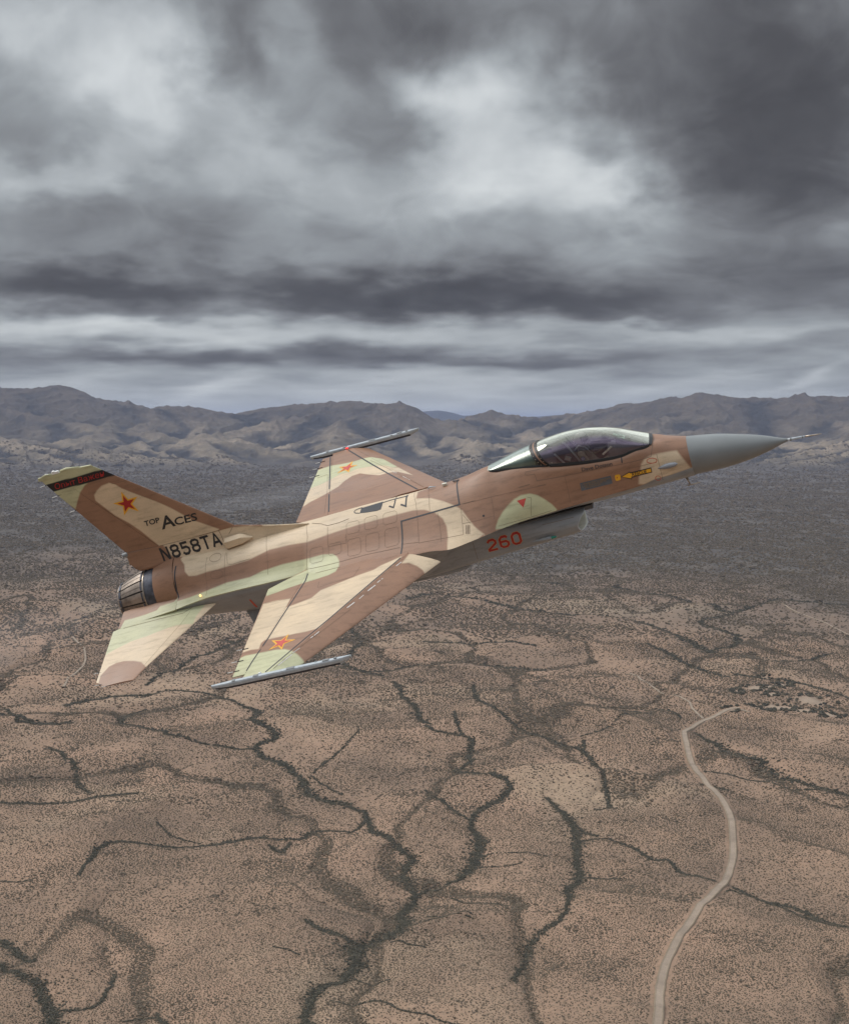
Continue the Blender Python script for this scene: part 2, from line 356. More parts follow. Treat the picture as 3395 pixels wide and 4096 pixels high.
CAMO = {
'fuselage': [
 (TAN, 0.035, 0, [(-7.148, 0.409), (-7.041, 0.271), (-7.023, 0.125), (-6.951, 0.012), (-6.795, -0.012), (-6.499, 0.011), (-6.209, 0.013), (-5.919, 0.028), (-5.573, 0.043), (-5.059, 0.155), (-4.613, 0.156), (-4.2, 0.124), (-3.725, 0.174), (-3.371, 0.202), (-2.992, 0.224), (-2.561, 0.232), (-2.133, 0.241), (-1.821, 0.244), (-1.568, 0.199), (-1.351, 0.09), (-1.197, -0.063), (-1.132, -0.233), (-1.119, -0.44), (-1.134, -0.613), (-1.134, -0.963), (-0.402, -0.555), (-0.382, -0.905), (-0.402, -0.555), (-0.435, -0.522), (-0.571, -0.361), (-0.69, -0.153), (-0.765, -0.005), (-0.873, 0.104), (-1.138, 0.269), (-1.418, 0.399), (-1.749, 0.469), (-1.727, 0.653), (-2.498, 0.742), (-3.393, 0.678), (-4.213, 0.619), (-5.472, 0.684), (-6.095, 0.665), (-7.104, 0.463)]),
 (GREEN, 0.03, 0, [(-7.467, -0.632), (-7.355, -0.453), (-7.006, -0.433), (-6.581, -0.378), (-6.108, -0.31), (-5.554, -0.311), (-5.25, -0.244), (-4.8, -0.207), (-4.26, -0.216), (-3.864, -0.206), (-3.629, -0.243), (-3.534, -0.315), (-3.471, -0.416), (-3.458, -0.518), (-3.524, -0.59), (-3.803, -0.644), (-4.33, -0.651), (-5.733, -0.774), (-8.08, -0.779)]),
 (GREEN, 0.02, 0, [(-8.738, -0.745), (-8.694, -0.594), (-8.426, -0.588), (-8.131, -0.571), (-7.845, -0.537), (-7.785, -0.471), (-7.418, -0.443), (-7.3, -0.364), (-7.41, -0.643), (-7.88, -0.68)]),
 (TAN, 0.05, 0, [(3.759, -0.213), (3.589, 0.164), (3.419, 0.18), (3.223, 0.19), (3.085, 0.185), (2.964, 0.15), (2.881, 0.068), (2.831, -0.049), (2.773, -0.164), (2.728, -0.296), (2.805, -0.334), (2.91, -0.32), (3.036, -0.285), (3.226, -0.28), (3.792, -0.264), (3.813, -0.247)]),
 (GREY, 0.02, 0, [(3.823, -0.257), (3.793, -0.262), (3.226, -0.278), (3.036, -0.285), (2.912, -0.315), (2.797, -0.353), (3.099, -0.519), (3.85, -0.435)]),
 (GREEN, 0.03, 0, [(-0.167, -0.522), (-0.167, -0.822), (-0.167, -0.522), (-0.15, -0.461), (-0.083, -0.346), (0.035, -0.217), (0.162, -0.116), (0.315, -0.022), (0.457, 0.023), (0.64, 0.014), (0.781, -0.054), (0.905, -0.176), (1.003, -0.293), (1.064, -0.4), (1.114, -0.7)]),
],
'wing_right': [
 (TAN, 0.035, 0, [(-4.997, 1.941), (-4.723, 1.952), (-4.368, 2.027), (-4.394, 2.345), (-4.171, 2.306), (-3.859, 2.223), (-3.706, 2.014), (-3.394, 1.928), (-2.93, 1.792), (-2.617, 1.728), (-2.474, 1.619), (-2.231, 1.521), (-2.066, 1.447), (-2.068, 1.502), (-2.545, 2.166), (-2.926, 2.71), (-3.302, 3.213), (-3.444, 3.438), (-3.72, 3.462), (-4.042, 3.438), (-4.369, 3.408), (-4.599, 3.391), (-4.661, 3.467), (-4.658, 3.67), (-4.831, 3.625), (-5.025, 3.643)]),
 (GREEN, 0.03, 0, [(-5.081, 3.852), (-4.917, 3.79), (-4.587, 3.823), (-4.262, 3.852), (-4.058, 3.914), (-3.913, 4.006), (-3.747, 4.144), (-3.654, 4.246), (-3.465, 4.588), (-3.447, 4.875), (-5.054, 4.76)]),
 (GREEN, 0.03, 0, [(-5.094, 1.374), (-4.226, 1.005), (-3.432, 0.764), (-3.475, 1.266), (-3.499, 1.4), (-3.651, 1.474), (-3.945, 1.512), (-4.147, 1.518), (-4.478, 1.556), (-4.738, 1.608), (-5.001, 1.653)]),
 (TAN, 0.03, 0, [(-2.045, 1.671), (-1.902, 1.648), (-1.741, 1.728), (-1.625, 1.831), (-1.441, 2.288), (-0.941, 2.338), (-0.941, 1.138), (-1.916, 1.411)]),
],
'wing_left': [
 (GREEN, 0.03, 0, [(-5.018, 3.883), (-4.705, 3.921), (-4.419, 3.835), (-4.074, 3.772), (-3.815, 3.796), (-3.618, 3.773), (-3.319, 3.616), (-2.863, 2.976), (-2.964, 2.916), (-3.106, 3.04), (-3.385, 3.196), (-3.654, 3.261), (-3.889, 3.306), (-4.104, 3.231), (-4.311, 3.283), (-4.543, 3.126), (-4.783, 3.007), (-5.043, 2.96)]),
 (TAN, 0.03, 0, [(-5.043, 2.96), (-4.783, 3.007), (-4.543, 3.126), (-4.311, 3.283), (-4.104, 3.231), (-3.889, 3.306), (-3.654, 3.261), (-3.385, 3.196), (-3.106, 3.04), (-2.964, 2.916), (-2.823, 2.924), (-2.387, 2.312), (-2.745, 2.554), (-3.005, 2.636), (-3.222, 2.622), (-3.508, 2.807), (-3.77, 3.014), (-3.96, 2.991), (-4.124, 2.828), (-4.244, 2.612), (-4.413, 2.489), (-4.641, 2.338), (-4.847, 2.238), (-5.016, 2.091)]),
],
'stab': [
 (GREEN, 0.035, 0, [(-6.499, 0.656), (-8.827, 0.762), (-9.082, 0.86), (-8.87, 1.853), (-8.669, 1.751), (-8.504, 1.696), (-8.284, 1.62), (-7.937, 1.583), (-7.658, 1.521), (-7.435, 1.477), (-7.236, 1.458), (-6.867, 1.496), (-6.835, 1.312)]),
 (BROWN, 0.035, 0, [(-8.795, 2.454), (-8.653, 2.24), (-8.49, 2.184), (-8.313, 2.184), (-8.062, 2.25), (-7.868, 2.336), (-7.569, 2.671), (-7.68, 3.134), (-8.336, 3.231), (-8.785, 2.832)]),
],
'fin': [
 (TAN, 0.035, 0, [(-8.419, 2.443), (-8.318, 2.524), (-8.16, 2.604), (-7.971, 2.628), (-7.859, 2.551), (-7.766, 2.435), (-7.555, 2.255), (-7.383, 2.117), (-7.125, 1.909), (-6.919, 1.715), (-6.724, 1.494), (-6.523, 1.285), (-6.304, 1.118), (-6.106, 0.97), (-6.202, 0.844), (-7.52, 0.847), (-7.582, 0.977), (-7.681, 1.152), (-7.81, 1.392), (-7.972, 1.623), (-8.187, 1.867), (-8.353, 2.145), (-8.453, 2.312)]),
 (GREEN, 0.03, 0, [(-9.435, 3.13), (-8.137, 3.16), (-7.974, 2.979), (-7.778, 2.773), (-8.378, 2.77), (-8.531, 2.704), (-8.7, 2.578), (-8.845, 2.412), (-8.988, 2.234), (-9.323, 2.767)]),
 ((.012,.012,.014), 0.006, 0, [(-9.356, 2.949), (-8.001, 2.953), (-7.743, 2.754), (-9.288, 2.748)]),
],
'finbase': [
 (BROWN, 0.03, 0, [(-8.433, 1.058), (-7.468, 0.961), (-7.431, 0.832), (-7.349, 0.649), (-7.149, 0.539), (-7.186, 0.292), (-8.299, 0.373), (-8.57, 0.771)]),
 (BROWN, 0.03, 0, [(-6.179, 0.964), (-5.741, 1.034), (-5.125, 0.882), (-5.179, 0.773), (-5.432, 0.854), (-5.809, 0.927)]),
],
}

def paint(o, base, keys, uv, lower=None):
    """writes the paint attribute: base colour, then each camo polygon of the list, softly edged"""
    me = o.data; n = len(me.vertices); co = np.empty(n * 3, np.float32); me.vertices.foreach_get('co', co); co = co.reshape(-1, 3).astype(float)
    P = uv(co); col = np.tile(np.array(base, float), (n, 1))
    for c, soft, smooth, poly in CAMO.get(keys, []):
        pl = smooth_poly(poly) if smooth else np.asarray(poly)
        lo, hi = pl.min(0) - soft, pl.max(0) + soft
        k = np.where((P[:, 0] > lo[0]) & (P[:, 0] < hi[0]) & (P[:, 1] > lo[1]) & (P[:, 1] < hi[1]))[0]
        if not len(k): continue
        w = np.clip(inside_dist(P[k], pl) / soft + .5, 0, 1); w = (w * w * (3 - 2 * w))[:, None]
        col[k] = col[k] * (1 - w) + np.array(c) * w
    if lower is not None:
        w = lower(co)[:, None]; col = col * (1 - w) + np.array(GREY) * w
    at = me.color_attributes.new('paint', 'FLOAT_COLOR', 'POINT')
    at.data.foreach_set('color', np.concatenate([col, np.ones((n, 1))], 1).astype(np.float32).ravel())

# ================================================================ THE AIRCRAFT
# built in its own frame: x forward, y to its left, z up, origin on the wing plane
RC = np.array([[0.936344, 0.127001, -0.327309], [-0.227921, -0.489226, -0.841849], [-0.267044, 0.86286, -0.429138]])
TC = np.array([1.68388, -0.2348, 28.89898])
flip = np.diag([1., -1., -1.])
mw = Matrix.Identity(4)
for i in range(3):
    for j in range(3): mw[i][j] = float((flip @ RC)[i, j])
    mw[i][3] = float((flip @ TC)[i])
JET_M = CAM_M @ mw
jet = empty('fighter_jet'); jet.matrix_world = JET_M
tag(jet, 'desert camouflaged fighter jet climbing with its right side and upper surfaces in view', 'fighter jet')

# ---- fuselage: half sections, top centre -> shoulder/sill -> side -> chine -> keel
FT = np.array([
 # x    zt    y1   z1    y2   z2    y3   z3    yc    zc    y5   z5    y6   z6    zb
 [ 3.80, .41, .20, .355, .32, .24, .382, .10, .388,-.03, .355,-.17, .22,-.32, -.365],
 [ 3.50, .50, .22, .44,  .35, .30, .43,  .12, .44, -.04, .395,-.18, .24,-.32, -.37],
 [ 3.15, .57, .24, .56,  .40, .37, .47,  .13, .49, -.06, .42, -.20, .26,-.325,-.37],
 [ 2.85, .59, .33, .577, .45, .39, .50,  .13, .525,-.08, .44, -.21, .27,-.33, -.38],
 [ 2.55, .59, .38, .553, .50, .39, .53,  .13, .56, -.095,.46, -.215,.28,-.335,-.385],
 [ 1.98, .60, .41, .604, .53, .41, .57,  .14, .62, -.095,.49, -.22, .30,-.34, -.39],
 [ 1.45, .62, .42, .67,  .55, .46, .63,  .16, .71, -.09, .54, -.21, .30,-.34, -.40],
 [ 1.02, .72, .41, .738, .57, .52, .69,  .18, .77, -.085,.60, -.20, .30,-.34, -.41],
 [  .90, .73, .38, .757, .56, .54, .71,  .18, .79, -.085,.62, -.20, .30,-.34, -.41],
 [  .45, .80, .28, .80,  .53, .57, .78,  .18, .86, -.08, .66, -.20, .30,-.34, -.42],
 [ -.10, .815,.14, .795, .48, .57, .86,  .17, 1.03,-.07, .70, -.22, .30,-.36, -.44],
 [ -.70, .715,.20, .67,  .50, .51, .95,  .15, 1.28,-.055,.80, -.24, .35,-.40, -.46],
 [-1.13, .665,.20, .625, .50, .48, 1.0,  .15, 1.425,-.035,.90,-.26, .45,-.60, -.70],
 [-1.50, .635,.20, .60,  .50, .455,1.0,  .15, 1.385,.00, 1.0, -.26, .60,-.80, -1.0],
 [-2.00, .61, .20, .58,  .50, .44, .97,  .155,1.42, .02, 1.0, -.28, .70,-.90, -1.12],
 [-3.00, .60, .20, .57,  .50, .43, .95,  .15, 1.45, .03, 1.0, -.28, .72,-.92, -1.13],
 [-3.80, .575,.20, .545, .50, .40, .92,  .13, 1.42, .02, 1.0, -.28, .70,-.92, -1.12],
 [-4.16, .56, .20, .53,  .50, .385,.90,  .11, 1.30, .00, .98, -.28, .68,-.92, -1.11],
 [-4.34, .555,.20, .525, .50, .38, .82,  .09, .985,-.04, .97, -.28, .66,-.91, -1.10],
 [-5.00, .55, .20, .52,  .50, .38, .80,  .09, 1.03,-.03, .97, -.26, .64,-.88, -1.08],
 [-5.60, .55, .20, .52,  .50, .38, .80,  .09, 1.05,-.02, .97, -.26, .62,-.84, -1.05],
 [-6.40, .57, .20, .54,  .51, .39, .79,  .07, 1.05,-.03, .95, -.27, .58,-.76, -.97],
 [-7.00, .595,.22, .56,  .53, .39, .76,  .04, 1.05,-.09, .92, -.30, .54,-.71, -.89],
 [-7.32, .60, .24, .565, .55, .375,.745, .01, 1.05,-.14, .90, -.32, .52,-.68, -.85]])
NS = 24
def half_section(r):
    up = crom([(0, r[0]), (r[1], r[2]), (r[3], r[4]), (r[5], r[6]), (r[7], r[8])], NS, ta=(-r[1], r[2]))
    lo = crom([(r[7], r[8]), (r[9], r[10]), (r[11], r[12]), (0, r[13])], NS, tb=(-r[11], r[12]))
    return np.vstack([up, lo[1:]])
fx = np.arange(3.80, -7.33, -.022); fx[-1] = -7.32
rows = pch(FT[:, 0], FT[:, 1:])(fx)
secs = np.array([half_section(r) for r in rows])                    # (nx, k, 2)
nx, kk = secs.shape[:2]
def body_from(secs, fx, name, mat, keep_fn=None):
    k = secs.shape[1]
    R_ = np.stack([np.repeat(fx[:, None], k, 1), -secs[:, :, 0], secs[:, :, 1]], -1)
    L_ = np.stack([np.repeat(fx[:, None], k, 1), secs[:, :, 0], secs[:, :, 1]], -1)[:, ::-1][:, 1:-1]
    V = np.concatenate([R_, L_], 1); m = V.shape[1]
    keep = keep_fn(len(fx), m) if keep_fn else None
    return V, gridF(len(fx), m, cv=True, keep=keep, flip=True)
def cock_keep(n, m):
    K = np.ones((n - 1, m), bool)
    xm = (fx[1:] + fx[:-1]) / 2
    rows_ = (xm < 3.15) & (xm > -.10)
    K[np.ix_(rows_, list(range(NS)) + list(range(m - NS, m)))] = False
    return K
V, F = body_from(secs, fx, 'fuselage', M['camo'], cock_keep)
fuselage = mesh('fuselage', V, F, [M['camo']], jet, sharp=50)
def uv_side(co):   # drawing seen from above the right side, mirrored for the left
    return np.stack([co[:, 0], -.4677 * np.abs(co[:, 1]) + .8839 * co[:, 2]], 1)
chine = pch(FT[:, 0], FT[:, 9])      # z of the chine
def fus_lower(co):
    zc = chine(co[:, 0])
    w = np.clip((zc - .012 - co[:, 2]) / .02, 0, 1)
    return w
paint(fuselage, BROWN, 'fuselage', uv_side, fus_lower)

# ---- radome and probe
rp = pch([3.80, 4.36, 4.83, 5.30, 5.50, 5.60, 5.66], np.array([[.388, .02], [.345, -.036], [.265, -.085], [.145, -.12], [.075, -.135], [.042, -.142], [.028, -.145]]))
xs = np.linspace(3.80, 5.66, 90); q = rp(xs)
V, F = revolve(np.c_[xs, q], 72); radome = mesh('radome', V, F, M['radome'], jet)
# lightning strips and probe
pv, pf, pm = join([(*tube([(5.64, 0, -.145), (5.80, 0, -.155), (5.98, 0, -.165)], [.030, .024, .022], 14), 0),
                   (*tube([(5.98, 0, -.165), (6.13, 0, -.178), (6.30, 0, -.188)], [.017, .015, .006], 12), 1),
                   (*tube([(5.70, .0, -.149), (5.73, 0, -.151)], .031, 14), 2), (*tube([(5.93, .0, -.163), (5.95, 0, -.164)], .026, 14), 2)])
mesh('pitot_probe', pv, pf, [M['rail'], M['metal'], M['grey']], radome, pm)

# ---- intake
IT = np.array([
 # x    y0 z0(top)  y1   z1    y2   z2    y3   z3    y4   z4   zb
 [ 1.60, -.36, .48,-.365, .625,-.48, .64, -.62, .50,-.80, -.92],
 [ 1.52, -.355,.50,-.36,  .635,-.475,.65, -.62, .51,-.81, -.93],
 [ 1.00, -.33, .50,-.34,  .64, -.46, .66, -.63, .52,-.84, -.96],
 [  .40, -.25, .52,-.29,  .65, -.42, .665,-.63, .53,-.87, -.99],
 [ -.30, -.20, .60,-.22,  .68, -.38, .68, -.64, .55,-.90, -1.03],
 [-1.00, -.15, .78,-.16,  .76, -.36, .71, -.66, .58,-.94, -1.07],
 [-1.80, -.10, .95,-.20,  .86, -.42, .75, -.72, .62,-.97, -1.11],
 [-2.60, -.10, .95,-.24,  .88, -.44, .76, -.76, .64,-.97, -1.12]])
ix = np.linspace(1.60, -2.60, 150); rows = pch(IT[:, 0], IT[:, 1:])(ix)
isec = []
for r in rows:
    isec.append(crom([(0, r[0]), (r[1], r[2]), (r[3], r[4]), (r[5], r[6]), (r[7], r[8]), (0, r[9])], 10, ta=(-r[1], r[2]), tb=(-r[7], r[8])))
isec = np.array(isec)
V, F = body_from(isec, ix, 'air_intake', M['camo'])
lipo = pch(np.array([0, .2, .4, .6, .8, 1.0]), np.array([-.08, -.08, -.19, -.27, -.24, -.17]))(np.linspace(0, 1, isec.shape[1]))
sh = np.clip((V[:, :, 0] - .2) / 1.4, 0, 1) ** 2 * np.concatenate([lipo, lipo[::-1][1:-1]])[None, :]
V[:, :, 0] += sh
# rounded lip and inner duct
lip = V[0]; cen = np.array([0, 0, -.62]); loops = [lip]
for dx, s in ((.012, .99), (.016, .975), (.010, .955), (-.03, .935), (-.4, .93), (-1.2, .9), (-2.2, .8)):
    w = lip.copy(); w[:, 1:] = cen[1:] + (lip[:, 1:] - cen[1:]) * s; w[:, 0] += dx; loops.append(w)
m = lip.shape[0]; D = np.array(loops)
V2, F2 = D, gridF(len(loops), m, cv=True, flip=False)
vv, ff, mm = join([(V, F, 0), (V2, F2, 1), (V2[-1] , [list(range(m))], 2)])
nlip = 4 * m
fm = np.array(mm); fm[len(F):len(F) + 3 * m] = 3
intake = mesh('air_intake', vv, ff, [M['camo'], M['cream'], M['dark'], M['rail']], jet, fm, sharp=60)
paint(intake, GREY, 'intake', lambda c: np.stack([c[:, 0], c[:, 2]], 1))
# splitter plate over the lip, coloured dark for the shade in the boundary layer gap
spv = np.array([(1.70, .38, -.345), (1.70, -.38, -.345), (.2, -.60, -.27), (.2, .60, -.27), (1.70, .38, -.43), (1.70, -.38, -.43), (.2, -.60, -.30), (.2, .60, -.30)])
spf = [(0, 1, 2, 3), (7, 6, 5, 4), (0, 4, 5, 1), (1, 5, 6, 2), (3, 2, 6, 7), (0, 3, 7, 4)]
mesh('splitter_plate', spv, spf, M['dark'], intake, smooth=False)

# ---- wings
T40 = math.tan(rad(40))
def wing_parts(sgn):
    """sgn -1 = right wing, +1 = left wing"""
    yt = 4.60
    def te(y): return -5.03 + .02 * y / 4.6
    def le(y): return -y * T40 - .0
    def seam(y): return -1.94 + (-4.083 + 1.94) * (y - 1.375) / (4.386 - 1.375)      # leading edge flap joint
    def fl(y): return -4.19 + (-4.77 + 4.19) * (y - 1.17) / (4.65 - 1.17) - .015     # flaperon joint
    def thick(t, y):
        c = max(le(y) - te(y), .1) if np.isscalar(y) else np.maximum(le(y) - te(y), .1)
        tt = np.clip(t, 0, 1); prof = 2.6 * np.sqrt(tt) * (1 - tt) ** 1.0 * (1 - .25 * tt)
        prof = np.minimum(prof, 1.0)
        return .5 * .042 * c * (prof * .98 + .0) + .004
    def sheet(xa, xb, y0, y1, nx_, ny_, yin=None):
        S, Y = np.meshgrid(np.linspace(0, 1, nx_), np.linspace(0, 1, ny_), indexing='ij')
        y = y0 + (y1 - y0) * Y
        for _ in range(3):
            x = xa(y) + (xb(y) - xa(y)) * S
            ya = y0 if yin is None else yin(x)
            y = ya + (y1 - ya) * Y
        x = xa(y) + (xb(y) - xa(y)) * S
        t = (le(y) - x) / np.maximum(le(y) - te(y), .1)
        return x, y, thick(t, y)
    def solid(x, y, h, z=None):
        n, m = x.shape; z = 0 if z is None else z
        top = np.stack([x, y * sgn, z + h], -1).reshape(-1, 3); bot = np.stack([x, y * sgn, z - h], -1).reshape(-1, 3)
        N = n * m; F = gridF(n, m).tolist(); B = [[q + N for q in f[::-1]] for f in F]
        per = [i * m for i in range(n)] + [(n - 1) * m + j for j in range(1, m)] + [i * m + m - 1 for i in range(n - 2, -1, -1)] + [j for j in range(m - 2, 0, -1)]
        S = [[per[i], per[i - 1], per[i - 1] + N, per[i] + N] for i in range(len(per))]
        Fs = F + B + S
        if sgn > 0: pass
        else: Fs = [f[::-1] for f in Fs]
        return np.vstack([top, bot]), Fs
    g = .006
    out = []
    x, y, h = sheet(lambda y: seam(y) - g, lambda y: fl(y) + g, 1.15, yt, 110, 150, lambda x: np.interp(-x, [1.7, 2.5, 3.0, 3.9, 4.8], [1.36, 1.34, 1.2, 1.2, .9]))
    out.append(solid(x, y, h))
    # leading edge flap, drooped about its joint
    x, y, h = sheet(le, lambda y: seam(y), 1.40, yt - .02, 34, 140, lambda x: np.clip(1.38 + np.clip((x + 1.94) * .25, 0, .25), 1.3, 1.62))
    dr = rad(15); d = x - seam(y); z = -d * math.sin(dr) - .25 * d * d * 0; xx = seam(y) + d * math.cos(dr)
    out.append(solid(xx, y, h, z))
    x, y, h = sheet(lambda y: fl(y), te, 1.0, 4.45, 34, 140, lambda x: .95 + np.clip((-4.2 - x) / .82, 0, 1) * .43)
    out.append(solid(x, y, h))
    return out
def uv_top(co): return np.stack([co[:, 0], np.abs(co[:, 1])], 1)
def wing_lower(co): return np.zeros(len(co))
wings = {}
for sgn, key in ((-1, 'wing_right'), (1, 'wing_left')):
    (V, F), (V1, F1), (V2, F2) = wing_parts(sgn)
    w = mesh('wing', V, F, [M['camo']], jet, sharp=35)
    l = mesh('leading_edge_flap', V1, F1, [M['camo']], w, sharp=35)
    fl_ = mesh('flaperon', V2, F2, [M['camo']], w, sharp=35)
    for o in (w, l, fl_): paint(o, BROWN, key, uv_top)
    wings[sgn] = (w, l, fl_)
    # missile launcher rail on the tip
    y = sgn * 4.67
    pr = [(-5.36, .025, .045), (-5.30, .03, .048), (-5.05, .045, .062), (-4.9, .045, .070), (-2.95, .045, .070), (-2.80, .042, .070), (-2.56, .012, .03)]
    def rail_section(x, hw, hh, zc=0):
        return [(x, y + a * hw, zc + b * hh) for a, b in ((-1, .62), (-.7, 1), (.7, 1), (1, .62), (1, -.2), (.45, -.55), (.45, -1), (-.45, -1), (-.45, -.55), (-1, -.2))]
    zcs = [.015, .012, .0, 0, 0, 0, .045]
    RV = np.array([rail_section(*p, zc=z) for p, z in zip(pr, zcs)])
    nn, mm_ = RV.shape[:2]
    RF = gridF(nn, mm_, cv=True, flip=True).tolist() + [list(range(mm_)), list(range((nn - 1) * mm_, nn * mm_))[::-1]]
    fmat = [1 if (i % mm_) in (4, 5, 6, 7, 8) and 1 <= i // mm_ <= 4 else 0 for i in range((nn - 1) * mm_)] + [0, 0]
    rail = mesh('missile_rail', RV, RF, [M['rail'], M['rail_dark']], w, fmat, smooth=False)
    bevel(rail, .006)
    # clamps, screws and a position lamp on the rail
    det = [box((-3.05, y, .07), (.12, .05, .03)), box((-2.86, y, .07), (.05, .04, .035)), box((-4.45, y, .073), (.10, .06, .012)), box((-3.75, y, .073), (.16, .06, .010)),
           box((-3.25, y - sgn * .03, .073), (.05, .02, .012)), box((-4.9, y, .073), (.06, .07, .012))]
    
    for dv, df in det: mesh('rail_fitting', dv, df, M['grey'], rail, smooth=False)
    lv, lf = tube([(-4.42, y - sgn * .07, .055), (-4.36, y - sgn * .075, .06)], .018, 8)
    mesh('tip_lamp', lv, lf, M['red_lamp'] if sgn > 0 else M['white'], rail)
    # static dischargers on the trailing edge
    for yy in (3.55, 3.95, 4.28):
        xx = -5.01
        vv, ff, mm = join([(*tube([(xx + .10, sgn * yy, .012), (xx - .03, sgn * yy, .012)], .008, 6), 0), (*tube([(xx - .03, sgn * yy, .012), (xx - .15, sgn * yy, .012)], .0065, 6), 1)])
        mesh('static_discharger', vv, ff, [M['black'], M['white']], fl_, mm)

# ---- tail fin
def slab(poly, thick_fn, plane, nu=60, nv=60, sgn=1):
    """a four-cornered tapered surface a-b (root LE->TE), d-c (tip LE->TE), rounded leading edge"""
    a, b, c, d = [np.array(p, float) for p in poly]
    U, Vv = np.meshgrid(np.linspace(0, 1, nu), np.linspace(0, 1, nv), indexing='ij')
    P = (a * (1 - U[..., None]) + b * U[..., None]) * (1 - Vv[..., None]) + (d * (1 - U[..., None]) + c * U[..., None]) * Vv[..., None]
    h = thick_fn(U, Vv)
    n = np.array(plane, float)
    N = nu * nv
    top = (P + n * h[..., None]).reshape(-1, 3); bot = (P - n * h[..., None]).reshape(-1, 3)
    F = gridF(nu, nv).tolist(); B = [[q + N for q in f[::-1]] for f in F]
    per = [i * nv for i in range(nu)] + [(nu - 1) * nv + j for j in range(1, nv)] + [i * nv + nv - 1 for i in range(nu - 2, -1, -1)] + [j for j in range(nv - 2, 0, -1)]
    S = [[per[i], per[i - 1], per[i - 1] + N, per[i] + N] for i in range(len(per))]
    return np.vstack([top, bot]), F + B + S
def airfoil(root, tip):
    return lambda U, V_: (root + (tip - root) * V_) * np.minimum(1, 2.4 * np.sqrt(U) * (1 - U * .97)) + .003
def foil_piece(poly, u0, u1, th0, th1, plane, nu=50, nv=80):
    """part of the slab between chord fractions u0 and u1 (functions of span 0..1)"""
    a, b, c, d = [np.array(p, float) for p in poly]
    r0 = a + (b - a) * u0[0]; r1 = a + (b - a) * u1[0]; t0 = d + (c - d) * u0[1]; t1 = d + (c - d) * u1[1]
    def th(U, V_):
        UU = (u0[0] + (u0[1] - u0[0]) * V_) * (1 - U) + (u1[0] + (u1[1] - u1[0]) * V_) * U
        return airfoil(th0, th1)(UU, V_)
    return slab((r0, r1, t1, t0), th, plane, nu, nv)
FIN = [(-5.74, 0, .94), (-8.36, 0, .92), (-9.42, 0, 3.06), (-8.18, 0, 3.10)]
V, F = foil_piece(FIN, (0, 0), (.70, .70), .055, .02, (0, 1, 0), 90, 120)
fin = mesh('vertical_fin', V, F, [M['camo']], jet, sharp=40)
V, F = foil_piece(FIN, (.705, .705), (1, 1), .055, .02, (0, 1, 0), 40, 120)
# rudder stops short of the tip cap
rudder = mesh('rudder', V, F, [M['camo']], fin, sharp=40)
def uv_fin(co): return np.stack([co[:, 0], co[:, 2]], 1)
for o in (fin, rudder): paint(o, BROWN, 'fin', uv_fin)
# tip cap with antennas
cap = [(-8.30, 0, 3.085), (-9.42, 0, 3.045), (-9.475, 0, 3.06), (-9.46, 0, 3.13), (-8.60, 0, 3.145), (-8.18, 0, 3.115)]
def prism_y(pts, w, name, mats, parent, wt=None, bev=.01):
    n = len(pts); P = np.array(pts, float); wt = wt or [w] * n
    V = np.vstack([P + np.array([(0, -q, 0) for q in wt]), P + np.array([(0, q, 0) for q in wt])])
    F = [list(range(n)), list(range(2 * n - 1, n - 1, -1))] + [[i, (i + 1) % n + 0, (i + 1) % n + n, i + n][::-1] for i in range(n)]
    o = mesh(name, V, F, mats, parent, smooth=False)
    if bev: bevel(o, bev, 3)
    return o
tipcap = prism_y(cap, .022, 'fin_tip_cap', [M['camo']], fin); paint(tipcap, GREEN, 'none', uv_fin)
vv, ff, mm = join([box((-9.02, 0, 3.155), (.16, .05, .05)), box((-9.06, 0, 3.185), (.05, .05, .03)), tube([(-9.18, 0, 3.15), (-9.27, 0, 3.175)], .012, 6)])
mesh('antenna', vv, ff, M['white'], tipcap, smooth=False)
vv, ff, mm = join([tube([(-8.9, 0, 3.15), (-8.75, 0, 3.165), (-8.45, 0, 3.14)], [.03, .035, .01], 10), tube([(-9.4, 0, 3.125), (-9.25, 0, 3.145), (-9.1, 0, 3.14)], [.01, .03, .01], 10)])
o = mesh('antenna', vv, ff, [M['camo']], tipcap); paint(o, GREEN, 'none', uv_fin)
for zz in (2.93, 2.63, 2.2):
    f_ = (zz - .92) / (3.06 - .92); xx = -8.36 + (-9.42 + 8.36) * f_
    vv, ff, mm = join([(*tube([(xx + .10, 0, zz + .01), (xx - .03, 0, zz)], .009, 6), 0), (*tube([(xx - .03, 0, zz), (xx - .16, 0, zz - .012)], .0065, 6), 1)])
    mesh('static_discharger', vv, ff, [M['black'], M['white']], rudder, mm)

# ---- fin base fairing, with the drag-chute style housing over the nozzle
base_side = [(-4.20, .60), (-4.9, .735), (-5.74, .96), (-7.4, .945), (-8.36, .955), (-8.40, .90), (-8.36, .80), (-8.33, .60), (-8.28, .50), (-8.20, .455), (-7.9, .46), (-7.42, .47), (-7.2, .40), (-6.2, .40), (-5.5, .42), (-4.8, .44), (-4.2, .45)]
bs = np.array(base_side)
xs_ = np.linspace(-4.2, -8.38, 140)
top_x = np.array([-4.2, -4.9, -5.74, -7.4, -8.36, -8.40]); top_z = np.array([.585, .735, .955, .93, .945, .93])
zt_ = np.interp(-xs_, -top_x, top_z); zb_ = np.interp(-xs_, [4.2, 7.2, 7.42, 7.9, 8.20, 8.30, 8.40], [.42, .40, .46, .455, .45, .52, .72])
wt_ = np.interp(-xs_, [4.2, 5.0, 5.74, 6.3, 7.4, 8.2, 8.38], [.015, .02, .022, .05, .055, .04, .03]); wb_ = np.interp(-xs_, [4.2, 5.74, 6.6, 7.4, 8.2, 8.38], [.05, .19, .24, .20, .13, .08])
sec = []
